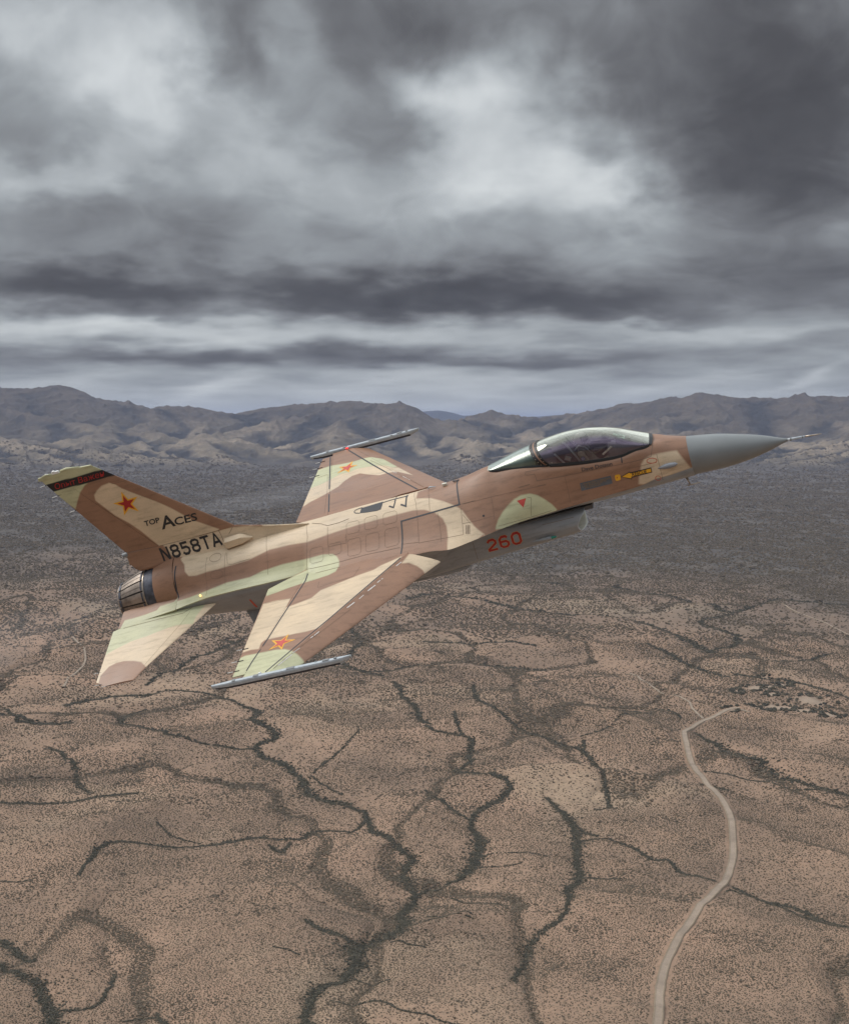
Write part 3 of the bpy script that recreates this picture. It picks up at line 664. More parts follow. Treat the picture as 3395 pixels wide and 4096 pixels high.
for x, a, b, w1, w2 in zip(xs_, zt_, zb_, wt_, wb_):
    ss = []
    for t in np.linspace(0, 1, 26):
        z = a - (a - b) * t; w = w1 + (w2 - w1) * t ** 1.6
        e = min(t, .03) / .03
        if x < -7.35: e = min(e, math.sqrt(max(0, 1 - max(0, (t - .8) / .2) ** 2)) if t > .8 else 1)
        ss.append((w * math.sqrt(e), z))
    sec.append([(0, a)] + ss[1:] + [(0, ss[-1][1])])
sec = np.array(sec); V, F = body_from(sec, xs_, '', None)
n_, m_ = V.shape[:2]
F = F.tolist() + [[(n_ - 1) * m_ + j for j in range(m_)][::-1]]
finbase = mesh('fin_base_fairing', V, F, [M['camo']], jet, sharp=45); paint(finbase, TAN, 'finbase', uv_fin)
vv, ff = tube([(-8.34, 0, .90), (-8.47, 0, .885)], .05, 18); mesh('tail_lamp_housing', vv, ff, M['grey'], finbase, sharp=40)
vv, ff = tube([(-8.33, -.02, .66), (-8.41, -.02, .655)], [.03, .022], 10); o = mesh('fuel_vent', vv, ff, M['camo'], finbase); paint(o, BROWN, 'none', uv_fin)
# warning receiver blister on the fairing
bl = [(-5.45, .62, .02), (-5.62, .66, .05), (-5.70, .67, .065), (-6.02, .66, .065), (-6.05, .655, .06)]
for s in (-1, 1):
    ss = []
    for x, zc_, w in bl:
        k_ = {-5.45: .015, -5.62: .09, -5.70: .115, -6.02: .12, -6.05: .11}[x]
        y0 = s * (.07 + (-x - 5.4) * .10)
        ss.append([(x, y0, zc_ + k_), (x, y0 + s * w * 1.7, zc_ + k_ * .5), (x, y0 + s * w * 1.7, zc_ - k_ * .8), (x, y0, zc_ - k_ * 1.1)])
    SV = np.array(ss); SF = gridF(5, 4, cv=True, flip=(s > 0)).tolist() + [[16, 17, 18, 19], [3, 2, 1, 0]]
    o = mesh('receiver_blister', SV, SF, [M['camo']], finbase, smooth=False); paint(o, TAN, 'none', uv_fin); bevel(o, .008)

# ---- horizontal stabilisers
for s in (-1, 1):
    def sp(x, y): return (x, s * y, -.25 - .176 * (y - 1.0))
    # outline LE root, LE outer, tip fore, tip aft, TE outer, TE root, root aft
    out = [(-6.44, 1.0), (-7.69, 2.45), (-7.92, 2.78), (-8.57, 2.82), (-8.85, 2.63), (-8.86, 1.15), (-8.65, 1.07)]
    o2 = np.array(out)
    ys = np.concatenate([np.linspace(1.0, 2.45, 90), np.linspace(2.46, 2.80, 22)])
    lex = np.interp(ys, [1.0, 2.45, 2.80], [-6.44, -7.69, -7.93]); tex = np.interp(ys, [1.0, 1.07, 1.15, 2.63, 2.81], [-8.60, -8.65, -8.86, -8.85, -8.60])
    U = np.linspace(0, 1, 90)[:, None]; X = lex + (tex - lex) * U
    hh = (.05 + (.012 - .05) * (ys - 1) / 1.8) * np.minimum(1, 2.4 * np.sqrt(U) * (1 - .95 * U)) + .003
    Y = np.broadcast_to(ys, X.shape); Z = -.25 - .176 * (Y - 1.0)
    top = np.stack([X, s * Y, Z + hh], -1).reshape(-1, 3); bot = np.stack([X, s * Y, Z - hh], -1).reshape(-1, 3)
    nu, nv = X.shape; N = nu * nv; F = gridF(nu, nv).tolist(); B = [[q + N for q in f[::-1]] for f in F]
    per = [i * nv for i in range(nu)] + [(nu - 1) * nv + j for j in range(1, nv)] + [i * nv + nv - 1 for i in range(nu - 2, -1, -1)] + [j for j in range(nv - 2, 0, -1)]
    Fs = F + B + [[per[i], per[i - 1], per[i - 1] + N, per[i] + N] for i in range(len(per))]
    if s < 0: Fs = [f[::-1] for f in Fs]
    st = mesh('stabiliser', np.vstack([top, bot]), Fs, [M['camo']], jet, sharp=35); paint(st, TAN, 'stab', uv_top)
    for yy, xx in ((2.35, -8.85), (2.72, -8.73), (2.80, -8.55)):
        z = -.25 - .176 * (yy - 1.0)
        vv, ff, mm = join([(*tube([(xx + .06, s * yy, z), (xx - .03, s * yy, z)], .008, 6), 0), (*tube([(xx - .03, s * yy, z), (xx - .14, s * yy, z)], .006, 6), 1)])
        mesh('static_discharger', vv, ff, [M['black'], M['white']], st, mm)

# ---- shelf ends (speed brakes) beside the nozzle
for s in (-1, 1):
    xs_ = np.linspace(-7.335, -8.80, 80); sec = []
    for x in xs_:
        t = (x + 7.335) / (-8.80 + 7.335)
        yo = 1.05 - .03 * t; zo = -.14 - .155 * t; yi = .52 - .02 * t; zi = .02 - .22 * t
        th = .15 * (1 - t) + .02
        ring = [(x, s * yi, zi), (x, s * (.6 * yo + .4 * yi), zo + .055 * (1 - .4 * t)), (x, s * yo, zo), (x, s * yo, zo - .02), (x, s * (.6 * yo + .4 * yi), zo - th - .03), (x, s * yi, zi - th - .1)]
        sec.append([tuple(np.array(ring[i // 12]) + (np.array(ring[(i // 12 + 1) % 6]) - np.array(ring[i // 12])) * (i % 12) / 12) for i in range(72)])
    SV = np.array(sec); nq = len(xs_); SF = gridF(nq, 72, cv=True, flip=(s > 0)).tolist() + [list(range(72)), [(nq - 1) * 72 + 71 - i for i in range(72)]]
    SV[:, :, 0] += 0
    o = mesh('speed_brake', SV, SF, [M['camo']], jet, sharp=30); paint(o, BROWN, 'fuselage', uv_side)

# ---- engine fairing ring, nozzle ring and petals
V, F = revolve([(-7.325, .735, -.11), (-7.45, .725, -.115), (-7.7, .685, -.135), (-7.88, .645, -.15), (-7.885, .60, -.15)], 96)
o = mesh('tail_fairing', V, F, [M['camo']], jet, sharp=40); paint(o, BROWN, 'none', uv_side)
V, F = revolve([(-7.88, .625, -.15), (-7.92, .632, -.155), (-8.0, .622, -.16), (-8.13, .60, -.17), (-8.16, .585, -.17), (-8.16, .55, -.17)], 96)
nozzle = mesh('engine_nozzle', V, F, M['burnt'], jet, sharp=40)
V, F = revolve([(-8.12, .568, -.17), (-8.3, .548, -.18), (-8.6, .485, -.20), (-8.86, .405, -.22), (-8.865, .375, -.22), (-8.6, .42, -.20), (-8.3, .45, -.19), (-7.9, .45, -.16)], 96)
mesh('inner_seal', V, F, M['petal_gap'], nozzle)
V, F = revolve([(-8.0, .02, -.16), (-8.0, .46, -.16)], 48); mesh('turbine_face', V, F, M['petal_gap'], nozzle)
npet = 15
for k in range(npet):
    a0 = 2 * np.pi * (k + .5) / npet; w = 2 * np.pi / npet * .43
    prof = [(-8.165, .572, -.17), (-8.2, .592, -.172), (-8.35, .567, -.18), (-8.6, .507, -.20), (-8.83, .435, -.218), (-8.90, .415, -.223), (-8.90, .40, -.223), (-8.83, .418, -.218), (-8.165, .56, -.17)]
    th = np.linspace(a0 - w, a0 + w, 9); PV = []
    for (x, r, zc_) in prof:
        PV.append([(x, r * math.cos(q), zc_ + r * math.sin(q)) for q in th])
    PV = np.array(PV); PF = gridF(len(prof), 9, cu=True).tolist()
    extra = []
    for (xa, xb) in ((-8.19, -8.22), (-8.80, -8.86)):      # raised hinge and edge straps
        ra, rb = np.interp([-xa, -xb], [8.165, 8.2, 8.35, 8.6, 8.83, 8.9], [.572, .592, .567, .507, .435, .415]) + .012
        zc_ = -.17 - (-xa - 8.165) * .075; t2 = np.linspace(a0 - w * .92, a0 + w * .92, 7)
        q_ = np.array([[(xa, (ra - .03) * math.cos(q), zc_ + (ra - .03) * math.sin(q)) for q in t2], [(xa, ra * math.cos(q), zc_ + ra * math.sin(q)) for q in t2],
                       [(xb, rb * math.cos(q), zc_ + rb * math.sin(q)) for q in t2], [(xb, (rb - .03) * math.cos(q), zc_ + (rb - .03) * math.sin(q)) for q in t2]])
        extra.append((q_, gridF(4, 7), 1))
    # centre rib
    t2 = np.array([a0 - .02, a0 - .02, a0 + .02, a0 + .02]); rr = [-.01, .008, .008, -.01]
    q_ = np.array([[(x, (r + e) * math.cos(q), zc_ + (r + e) * math.sin(q)) for q, e in zip(t2, rr)] for (x, r, zc_) in prof[1:5]])
    extra.append((q_, gridF(4, 4), 0))
    vv, ff, mm = join([(PV, PF, 0)] + extra)
    mesh('petal', vv, ff, [M['petal'], M['burnt']], nozzle, mm, sharp=30)
V, F = revolve([(-8.13, .60, -.17), (-8.135, .612, -.17), (-8.155, .612, -.171), (-8.16, .598, -.171)], 96)
mesh('serrated_band', V, F, M['metal'], nozzle, sharp=30)

# ---- ventral fins
for s in (-1, 1):
    P = np.array([(-4.70, .55, -.88), (-6.08, .55, -.80), (-5.95, .74, -1.13), (-5.2, .74, -1.15)]); 
    n = np.array([0, .9, .35]); V = np.vstack([P + n * .02, P - n * .02]); V[:, 1] *= s
    F = [[0, 1, 2, 3], [7, 6, 5, 4], [0, 4, 5, 1], [1, 5, 6, 2], [2, 6, 7, 3], [3, 7, 4, 0]]
    bevel(mesh('ventral_fin', V, F, M['grey'], jet, smooth=False), .008)
# ---- canopy
def glass_mat(name, tint_n, tint_g, refl_n, refl_g, f0, rough=.05, inner=0):
    m = bpy.data.materials.new(name); m.use_nodes = True; nt = m.node_tree; nt.nodes.clear(); t = NT(nt)
    lw = t.n('ShaderNodeLayerWeight', Blend=.5)
    fc = lw.outputs['Facing']
    tr = t.n('ShaderNodeBsdfTransparent'); t.set(tr, 0, t.ramp(fc, [(.15, tint_n), (.8, tint_g)]))
    gl = t.n('ShaderNodeBsdfGlossy', Roughness=rough); t.set(gl, 0, t.ramp(fc, [(.12, refl_n), (.24, refl_g)]))
    fac = t.ramp(fc, [(0.0, (f0,) * 3), (.09, (f0 * 1.3,) * 3), (.17, (f0 * 1.35,) * 3), (.26, (f0 * 1.6,) * 3), (.44, (f0 * 3.8,) * 3), (.62, (min(.8, f0 * 6.5),) * 3), (.95, (.95,) * 3)])
    if inner:      # inside face made more reflective, to brighten the glass behind the pilot
        geo = t.n('ShaderNodeNewGeometry').outputs['Backfacing']; fi = t.ramp(fc, [(0.0, (inner,) * 3), (.9, (min(.9, inner * 1.4),) * 3)]); fac = t.mix(geo, fac, fi)
        t.set(gl, 0, t.mix(geo, t.ramp(fc, [(.12, refl_n), (.24, refl_g)]), (.95, .98, .80, 1)))
    mx = t.n('ShaderNodeMixShader'); t.set(mx, 0, fac); t.set(mx, 1, tr); t.set(mx, 2, gl)
    out = t.n('ShaderNodeOutputMaterial'); t.set(out, 0, mx); return m
M['glass'] = glass_mat('coated_canopy_glass', (.90, .86, .88), (.80, .88, .78), (.74, .60, .80), (1.0, 1.0, .86), .11, .05, .64)
M['glass_aft'] = glass_mat('aft_glazing', (.55, .60, .55), (.6, .66, .6), (.55, .68, .60), (.66, .72, .66), .10, .25)
CT = np.array([  # x, top z, sill y, sill z
 [ 3.17, .600, .23, .562], [3.03, .685, .285, .572], [2.80, .815, .335, .576], [2.58, .93, .376, .556], [2.21, 1.06, .405, .58], [1.86, 1.125, .42, .618],
 [1.55, 1.14, .425, .66], [1.20, 1.115, .42, .708], [1.00, 1.085, .405, .738], [.86, 1.055, .385, .757], [.49, .985, .30, .790], [.19, .91, .21, .80], [-.02, .855, .155, .802], [-.15, .822, .09, .81]])
cf = pch(CT[:, 0], CT[:, 1:])
def hoop(x, n=40, off=0.0, lean=None, bulge=.035):
    zt, ys, zs = cf(np.array([x]))[0]
    ph = np.linspace(0, np.pi, n); s = np.sin(ph)
    y = -np.cos(ph) * ys - np.cos(ph) * bulge * np.sin(np.minimum(ph, np.pi - ph) * 2); z = zs + (zt - zs) * s
    ln = np.interp(x, [-.15, .4, .86, 1.2, 2.4, 3.0, 3.17], [0, .06, .20, .16, 0, -.03, -.05]) if lean is None else lean
    P = np.stack([x + ln * (1 - s), y, z], -1)
    if off:
        c = np.array([0, 0, zs - .05]); d = P - np.array([x, 0, zs]) * 1; d[:, 0] = 0; d /= np.linalg.norm(d, axis=1)[:, None] + 1e-9; P = P + d * off
    return P
xs_ = np.linspace(3.165, .88, 90)
V = np.array([hoop(x) for x in xs_]); canopy = mesh('canopy', V, gridF(90, 40, flip=True), M['glass'], jet)
xs_ = np.linspace(.80, -.145, 46)
V = np.array([hoop(x) for x in xs_]); aft = mesh('aft_glazing', V, gridF(46, 40), M['glass_aft'], jet)
def band(x0, x1, off, name, mat, parent, n=40, th=.012):
    xs_ = np.linspace(x0, x1, 5); A = np.array([hoop(x, n, off) for x in xs_]); B = np.array([hoop(x, n, off - th - .012) for x in xs_])
    loop = np.concatenate([A, B[::-1]]); return mesh(name, loop, gridF(10, n, cu=True), mat, parent, sharp=40)
band(.955, .895, .012, 'canopy_frame', M['rubber'], canopy)
o = band(.893, .862, .010, 'rear_hoop', [M['camo']], fuselage); paint(o, BROWN, 'none', uv_side)
band(.86, .79, .012, 'aft_glazing_frame', M['rubber'], aft)
band(3.185, 3.125, .010, 'canopy_frame', M['rubber'], canopy)
for s in (-1, 1):     # seals along the sill
    for (xa, xb, nm, par) in ((3.15, .96, 'canopy_seal', canopy), (.85, -.12, 'glazing_seal', aft)):
        pts = []
        for x in np.linspace(xa, xb, 60):
            P = hoop(x, 40); pts.append(P[0] if s < 0 else P[-1])
        pts = np.array(pts); w = .022 if nm == 'canopy_seal' else .013
        sect = []
        for p in pts:
            a, b = (0, .0), (0, 0)
            sect.append([(p[0], p[1] + s * .012, p[2] + w * 1.2), (p[0], p[1] + s * .030, p[2] - w * .2), (p[0], p[1] + s * .034, p[2] - w * 1.2), (p[0], p[1] - s * .01, p[2] - w * 1.2), (p[0], p[1] - s * .012, p[2] + w)])
        sect = np.array(sect); mesh(nm, sect, gridF(60, 5, cv=True, flip=(s > 0)).tolist() + [[0, 1, 2, 3, 4], [299, 298, 297, 296, 295]], M['rubber'], par, sharp=40)
# rivets round the rear frame
for xx in (.925, .815):
    P = hoop(xx, 30, .026)
    for p in P[1:-1:2]:
        vv, ff = box(p, (.012, .012, .012)); mesh('rivet', vv, ff, M['metal'], aft, smooth=False)

# ---- cockpit
tub = []
xs_ = np.linspace(3.16, -.10, 40); sec = []
for x in xs_:
    zt, ys, zs = cf(np.array([x]))[0]; fl = np.interp(x, [-.1, .55, .85, 1.05, 2.4, 2.9, 3.16], [.775, .72, .60, .12, .05, .30, .52])
    sec.append([(x, -ys - .005, zs - .01), (x, -ys + .03, zs - .03), (x, -ys + .06, min(fl, zs - .04)), (x, ys - .06, min(fl, zs - .04)), (x, ys - .03, zs - .03), (x, ys + .005, zs - .01)])
mesh('cockpit_tub', np.array(sec), gridF(40, 6), M['dark'], jet, sharp=40)
# glare shield and instrument hood
gs = []
for x, w, z, zb in ((2.98, .20, .60, .45), (2.85, .28, .66, .4), (2.6, .31, .70, .35), (2.38, .31, .715, .3), (2.30, .30, .66, .3)):
    th = np.linspace(0, np.pi, 13); gs.append([(x, -math.cos(q) * w, zb + (z - zb) * math.sin(q) ** .6) for q in th])
gs = np.array(gs); o = mesh('instrument_hood', gs, gridF(5, 13).tolist() + [list(range(52, 65))], M['dark'], jet, sharp=50)
vv, ff, mm = join([(*box((2.29, 0, .52), (.02, .46, .22)), 0), (*box((2.275, -.15, .53), (.012, .10, .10)), 1), (*box((2.275, .15, .53), (.012, .10, .10)), 1), (*box((2.275, 0, .50), (.012, .10, .12)), 1)])
mesh('instrument_panel', vv, ff, [M['dark'], M['grey']], jet, mm, smooth=False)
# head-up display: sloped combiner glass in a frame on its box
M['hud'] = glass_mat('hud_glass', (.55, .9, .7), (.5, .85, .65), (.5, .9, .7), (.7, 1, .8), .35)
vv, ff, mm = join([box((2.62, 0, .70), (.30, .16, .10)), box((2.50, -.085, .80), (.025, .012, .19)), box((2.50, .085, .80), (.025, .012, .19)), tube([(2.46, -.085, .89), (2.66, -.085, .80)], .010, 8), tube([(2.46, .085, .89), (2.66, .085, .80)], .010, 8), tube([(2.46, -.085, .89), (2.46, .085, .89)], .010, 8)])
hud = mesh('head_up_display', vv, ff, M['dark'], jet, smooth=False)
vv, ff, mm = join([((np.array([(2.46, -.08, .89), (2.46, .08, .89), (2.68, .08, .74), (2.68, -.08, .74)])), [(0, 1, 2, 3)])])
mesh('combiner_glass', vv, ff, M['hud'], hud, smooth=False)
# side consoles with pale handles seen on the right
vv, ff, mm = join([(*box((1.9, -.33, .44), (1.2, .12, .12)), 0), (*box((1.9, .33, .44), (1.2, .12, .12)), 0)] + [(*box((1.5 + i * .12, -.33, .51), (.08, .08, .02)), 1) for i in range(7)])
mesh('side_console', vv, ff, [M['dark'], M['grey']], jet, mm, smooth=False)
for (a, b) in (((2.40, -.26, .745), (2.30, -.26, .685)), ((2.285, -.26, .675), (2.19, -.26, .62))):
    vv, ff = tube([a, b], .022, 4); mesh('canopy_handle', vv, ff, M['cream'], jet, smooth=False)
# ejection seat
seat = empty('ejection_seat', jet)
Q = [(1.70, .56), (1.52, 1.03), (1.40, 1.0), (1.26, .84), (1.36, .52)]
for s in (-1, 1):
    vv, ff = tube([(1.72, s * .20, .55), (1.62, s * .20, .80), (1.52, s * .18, 1.02), (1.48, s * .17, 1.035)], .022, 4)
    mesh('seat_rail', vv, ff, M['seat_metal'], seat, smooth=False)
    vv, ff = tube([(1.46, s * .23, .52), (1.37, s * .22, .68), (1.27, s * .21, .86)], .022, 4)
    mesh('seat_rail', vv, ff, M['seat_metal'], seat, smooth=False)
    V = np.array([(x, s * .19, z) for x, z in ((1.72, .10), (1.66, .62), (1.53, .98), (1.34, .86), (1.44, .50), (1.5, .05))]); V = np.vstack([V, V + [0, -s * .02, 0]])
    F = [list(range(6)), list(range(11, 5, -1))] + [[i, (i + 1) % 6, (i + 1) % 6 + 6, i + 6] for i in range(6)]
    mesh('seat_side', V, F, M['dark'], seat, smooth=False)
    vv, ff, mm = join([(*box((1.50, s * .225, .70), (.12, .02, .09), Matrix.Rotation(.55, 3, 'Y')), 0), (*box((1.50, s * .237, .70), (.09, .006, .05), Matrix.Rotation(.55, 3, 'Y')), 1)])
    mesh('seat_data_plate', vv, ff, [M['seat_metal'], M['cream']], seat, mm, smooth=False)
def blob(cs, n=20):
    """soft rounded box from rows (centre, size)"""
    c, s = np.array(cs[0]), np.array(cs[1]); th = np.linspace(-np.pi / 2, np.pi / 2, n); ph = np.linspace(0, 2 * np.pi, 2 * n, endpoint=False)
    T, P_ = np.meshgrid(th, ph, indexing='ij'); f = lambda v: np.sign(v) * np.abs(v) ** .55
    return np.stack([c[0] + s[0] / 2 * f(np.cos(T)) * f(np.cos(P_)), c[1] + s[1] / 2 * f(np.cos(T)) * f(np.sin(P_)), c[2] + s[2] / 2 * f(np.sin(T))], -1), gridF(n, 2 * n, cv=True)
M['cushion'] = plain('seat_cushion', (.15, .16, .12), .9, bump=.3, scale=30)
def rot_xz(V, c, a):
    V = np.array(V, float).reshape(-1, 3); c = np.array(c); R_ = np.array([[math.cos(a), 0, math.sin(a)], [0, 1, 0], [-math.sin(a), 0, math.cos(a)]]); return (V - c) @ R_.T + c
for nm, c, s_, a in (('headrest', (1.47, 0, .90), (.16, .34, .22), -.45), ('seat_back', (1.66, 0, .50), (.12, .36, .62), -.45), ('seat_cushion', (1.98, 0, .13), (.46, .38, .12), .1), ('parachute_pack', (1.34, 0, .83), (.22, .30, .26), -.3)):
    v_, f_ = blob((c, s_)); mesh(nm, rot_xz(v_, c, a), f_, M['cushion'], seat)
# actuator hump and braces behind the seat
hv = []
for x, w, z in ((.86, .30, .99), (.95, .31, .95), (1.05, .30, .86), (1.16, .28, .76), (1.25, .26, .70)):
    th = np.linspace(0, np.pi, 15); hv.append([(x, -math.cos(q) * w, .66 + (z - .66) * math.sin(q) ** .7) for q in th])
hv = np.array(hv); mesh('rear_bulkhead', hv, gridF(5, 15).tolist(), M['dark'], jet)
for vv, ff in (tube([(1.0, -.33, .76), (1.28, -.26, .60)], .012, 6), tube([(1.0, .33, .76), (1.28, .26, .60)], .012, 6), tube([(1.18, -.30, .74), (1.16, -.30, .50)], .012, 6), box((1.1, -.30, .62), (.1, .06, .1))):
    mesh('canopy_brace', vv, ff, M['seat_metal'], jet, smooth=False)

# ---- pilot: one skinned body, sitting reclined with a hand on the side stick and one on the throttle
M['suit'] = plain('flight_suit', (.15, .155, .115), .9, bump=.5, scale=24, var=.3)
M['helmet'] = plain('helmet_shell', (.42, .40, .41), .4, coat=.2, var=.05)
M['visor'] = plain('tinted_visor', (.02, .015, .025), .12, coat=1.0)
M['mask'] = plain('oxygen_mask', (.12, .12, .12), .6)
M['skin'] = plain('skin', (.42, .22, .15), .55)
pil = empty('person'); pil.matrix_world = JET_M @ Matrix.Translation((1.95, 0, .15)); OFF = np.array([1.95, 0, .15])
tag(pil, 'pilot in dark green flight suit, grey helmet and visor, seated under the jet canopy', 'person')
verts, edges, radii = [], [], []
def chain(pts, root=None):
    prev = root
    for p in pts:
        verts.append(np.array(p[:3]) - OFF); radii.append(p[3]); i = len(verts) - 1
        if prev is not None: edges.append((prev, i))
        prev = i
    return prev
pel = chain([(2.00, 0, .24, .15)]); chest = chain([(1.90, 0, .40, .145), (1.81, 0, .58, .155), (1.77, 0, .70, .15)], pel)
neck = chain([(1.785, 0, .79, .062), (1.81, 0, .86, .060), (1.83, 0, .92, .095), (1.835, 0, .98, .085)], chest)
ends = {}
for s in (-1, 1):
    a = chain([(1.77, s * .14, .715, .085), (1.79, s * .225, .69, .072), (1.88, s * .285, .52, .055), (1.93, s * .30, .43, .047), (2.07, s * .30, .455, .041), (2.19, s * .27, .50, .032)], chest)
    ends[s] = a
    chain([(2.05, s * .10, .22, .10), (2.30, s * .13, .34, .085), (2.52, s * .14, .42, .065), (2.60, s * .14, .36, .06), (2.75, s * .13, .15, .052), (2.85, s * .12, .05, .045), (2.93, s * .12, .10, .035)], pel)
me = bpy.data.meshes.new('person_body'); me.from_pydata([tuple(v) for v in verts], edges, []); body = bpy.data.objects.new('body', me); C.objects.link(body); body.parent = pil
me.materials.append(M['suit'])
md = body.modifiers.new('skin', 'SKIN'); md.use_smooth_shade = True
for i, r in enumerate(radii): me.skin_vertices[0].data[i].radius = (r, r)
me.skin_vertices[0].data[0].use_root = True
body.modifiers.new('sub', 'SUBSURF').levels = 2; body.modifiers['sub'].render_levels = 2
for s in (-1, 1):       # gloved hands closed round stick and throttle
    vs, es, rs = [], [], []
    def ch(pts, root=None):
        prev = root
        for p in pts:
            vs.append(np.array(p[:3]) - OFF); rs.append(p[3]); i = len(vs) - 1
            if prev is not None: es.append((prev, i))
            prev = i
        return prev
    w = ch([(2.18, s * .272, .497, .028), (2.225, s * .262, .51, .033), (2.255, s * .258, .515, .032)])
    for k, (dz, L) in enumerate(((.024, 1.0), (.008, 1.08), (-.009, 1.0), (-.025, .82))):
        z = .515 + dz
        ch([(2.275, s * .258, z, .011), (2.275 + .028 * L, s * .250, z, .0095), (2.275 + .03 * L, s * (.250 - .024 * L), z, .009), (2.275 + .008 * L, s * (.250 - .032 * L), z, .008)], w)
    ch([(2.23, s * .243, .53, .012), (2.255, s * .222, .545, .010), (2.278, s * .215, .545, .009)], w - 1)
    me = bpy.data.meshes.new('glove'); me.from_pydata([tuple(v) for v in vs], es, []); o = bpy.data.objects.new('glove', me); C.objects.link(o); o.parent = pil
    me.materials.append(M['suit']); md = o.modifiers.new('skin', 'SKIN'); md.use_smooth_shade = True
    for i, r in enumerate(rs): me.skin_vertices[0].data[i].radius = (r, r)
    me.skin_vertices[0].data[0].use_root = True; o.modifiers.new('sub', 'SUBSURF').render_levels = 2
# helmet, turned a little towards the right of the aircraft
hc = np.array([1.835, 0, .955]); yaw = rad(-28)
def hrot(V):
    V = np.array(V, float).reshape(-1, 3); R_ = np.array([[math.cos(yaw), -math.sin(yaw), 0], [math.sin(yaw), math.cos(yaw), 0], [0, 0, 1]]); return V @ R_.T + hc - OFF
th = np.linspace(-1.05, np.pi / 2, 26); ph = np.linspace(0, 2 * np.pi, 48, endpoint=False); T, P_ = np.meshgrid(th, ph, indexing='ij')
rx = np.where(np.cos(P_) < 0, .142, .135); Vh = np.stack([rx * np.cos(T) * np.cos(P_), .118 * np.cos(T) * np.sin(P_), .128 * np.sin(T) + .0], -1)
keep = ~((T[:-1] < .12) & (np.abs(np.angle(np.exp(1j * P_[:-1]))) < .85))
mesh('helmet', hrot(Vh), gridF(26, 48, cv=True, keep=keep), M['helmet'], pil)
T, P_ = np.meshgrid(np.linspace(-.32, .62, 16), np.linspace(-1.15, 1.15, 30), indexing='ij')
mesh('visor', hrot(np.stack([.147 * np.cos(T) * np.cos(P_) , .125 * np.cos(T) * np.sin(P_), .132 * np.sin(T)], -1)), gridF(16, 30), M['visor'], pil)
v_, f_ = blob(((.115, 0, -.085), (.11, .10, .11))); hs, hf = tube([(.15, 0, -.12), (.17, .0, -.19), (.12, .03, -.28), (.05, .08, -.33)], .02, 10)
vv, ff, mm = join([(v_, f_), (hs, hf)]); mesh('oxygen_mask', hrot(vv), ff, M['mask'], pil)
# harness straps and round shoulder patch
st = []
for s in (-1, 1):
    st.append(tube([np.array((1.66, s * .10, .78)) - OFF, np.array((1.76, s * .11, .865)) - OFF, np.array((1.86, s * .10, .80)) - OFF, np.array((1.955, s * .06, .62)) - OFF], .017, 6))
vv, ff, mm = join(st); mesh('harness_strap', vv, ff, M['seat_metal'], pil)
M['patch'] = plain('patch_blue', (.03, .09, .30), .8); M['patch_w'] = plain('patch_white', (.5, .5, .45), .8)
def disc(c, n, r, h=.003, k=24):
    n = np.array(n, float); n /= np.linalg.norm(n); a = np.cross(n, [0, 0, 1.]); a /= np.linalg.norm(a); b = np.cross(n, a); th = np.linspace(0, 2 * np.pi, k, endpoint=False)
    ring = np.array(c) + r * (np.cos(th)[:, None] * a + np.sin(th)[:, None] * b); V = np.vstack([ring, ring + n * h]); return V, [list(range(k))[::-1], list(range(k, 2 * k))] + [[i, (i + 1) % k, (i + 1) % k + k, i + k] for i in range(k)]
pn = (.05, -.93, .35); pc = np.array((1.80, -.305, .655)) - OFF; pnn = np.array(pn) / np.linalg.norm(pn)
vv, ff, mm = join([(*disc(pc, pn, .040), 0), (*disc(pc + pnn * .004, pn, .024), 1), (*disc(pc + pnn * .008, pn, .014), 0)])
mesh('shoulder_patch', vv, ff, [M['patch'], M['patch_w']], pil, mm, smooth=False)

M['blister'] = plain('blister_grey', (.23, .24, .26), .45)
# ---- small fittings on the fuselage
def surf_hit(bv, p, d):
    h = bv.ray_cast(Vector(p), Vector(d)); return h
v_, f_ = revolve([(3.33, .004, 0), (3.26, .028, 0), (3.10, .038, 0), (2.95, .032, 0), (2.80, .012, 0), (2.72, .003, 0)], 20)
for s in (-1, 1):
    w = v_.reshape(-1, 3).copy(); w[:, 0] = (w[:, 0] - 3.025) * .70 + 3.34; w[:, 1] = w[:, 1] * 1.5 + s * .455; w[:, 2] = w[:, 2] * 1.45 + .14
    mesh('antenna_blister', w, f_, M['blister'], fuselage)
# air data probe under the nose
vv, ff, mm = join([tube([(3.62, -.20, -.33), (3.66, -.30, -.44)], [.03, .012], 8), tube([(3.60, -.31, -.45), (3.70, -.31, -.45), (3.86, -.31, -.45)], [.012, .014, .008], 8)])
mesh('data_probe', vv, ff, M['metal'], fuselage)
for s in (-1, 1):
    v_, f_ = revolve([(.02, .002, 0), (-.06, .028, 0), (-.16, .036, 0), (-.30, .028, 0), (-.52, .003, 0)], 18)
    w = v_.reshape(-1, 3).copy(); w[:, 0] += .86; w[:, 1] += s * .70; w[:, 2] += -.69
    o = mesh('lamp_fairing', w, f_, [M['camo']], intake); paint(o, GREY, 'none', uv_side)
    v_, f_ = revolve([(.022, .0, 0), (0, .018, 0), (-.05, .027, 0), (-.09, .032, 0)], 18)
    w = v_.reshape(-1, 3).copy(); w[:, 0] += .86; w[:, 1] += s * .702; w[:, 2] += -.69
    mesh('position_lamp', w, f_, M['green_lamp'] if s < 0 else M['red_lamp'], intake)
vv, ff, mm = join([box((1.12, -.18, -.975), (.10, .02, .05))]); mesh('blade_antenna', vv, ff, M['grey'], intake, smooth=False)
vv, ff = tube([(-6.69, -.985, .01), (-6.69, -1.0, .03)], .022, 12); mesh('shelf_lamp', vv, ff, M['amber_lamp'], fuselage)
vv, ff, mm = join([box((-1.12, 0, .695), (.09, .05, .05))]); mesh('beacon', vv, ff, M['cream'], fuselage, smooth=False)
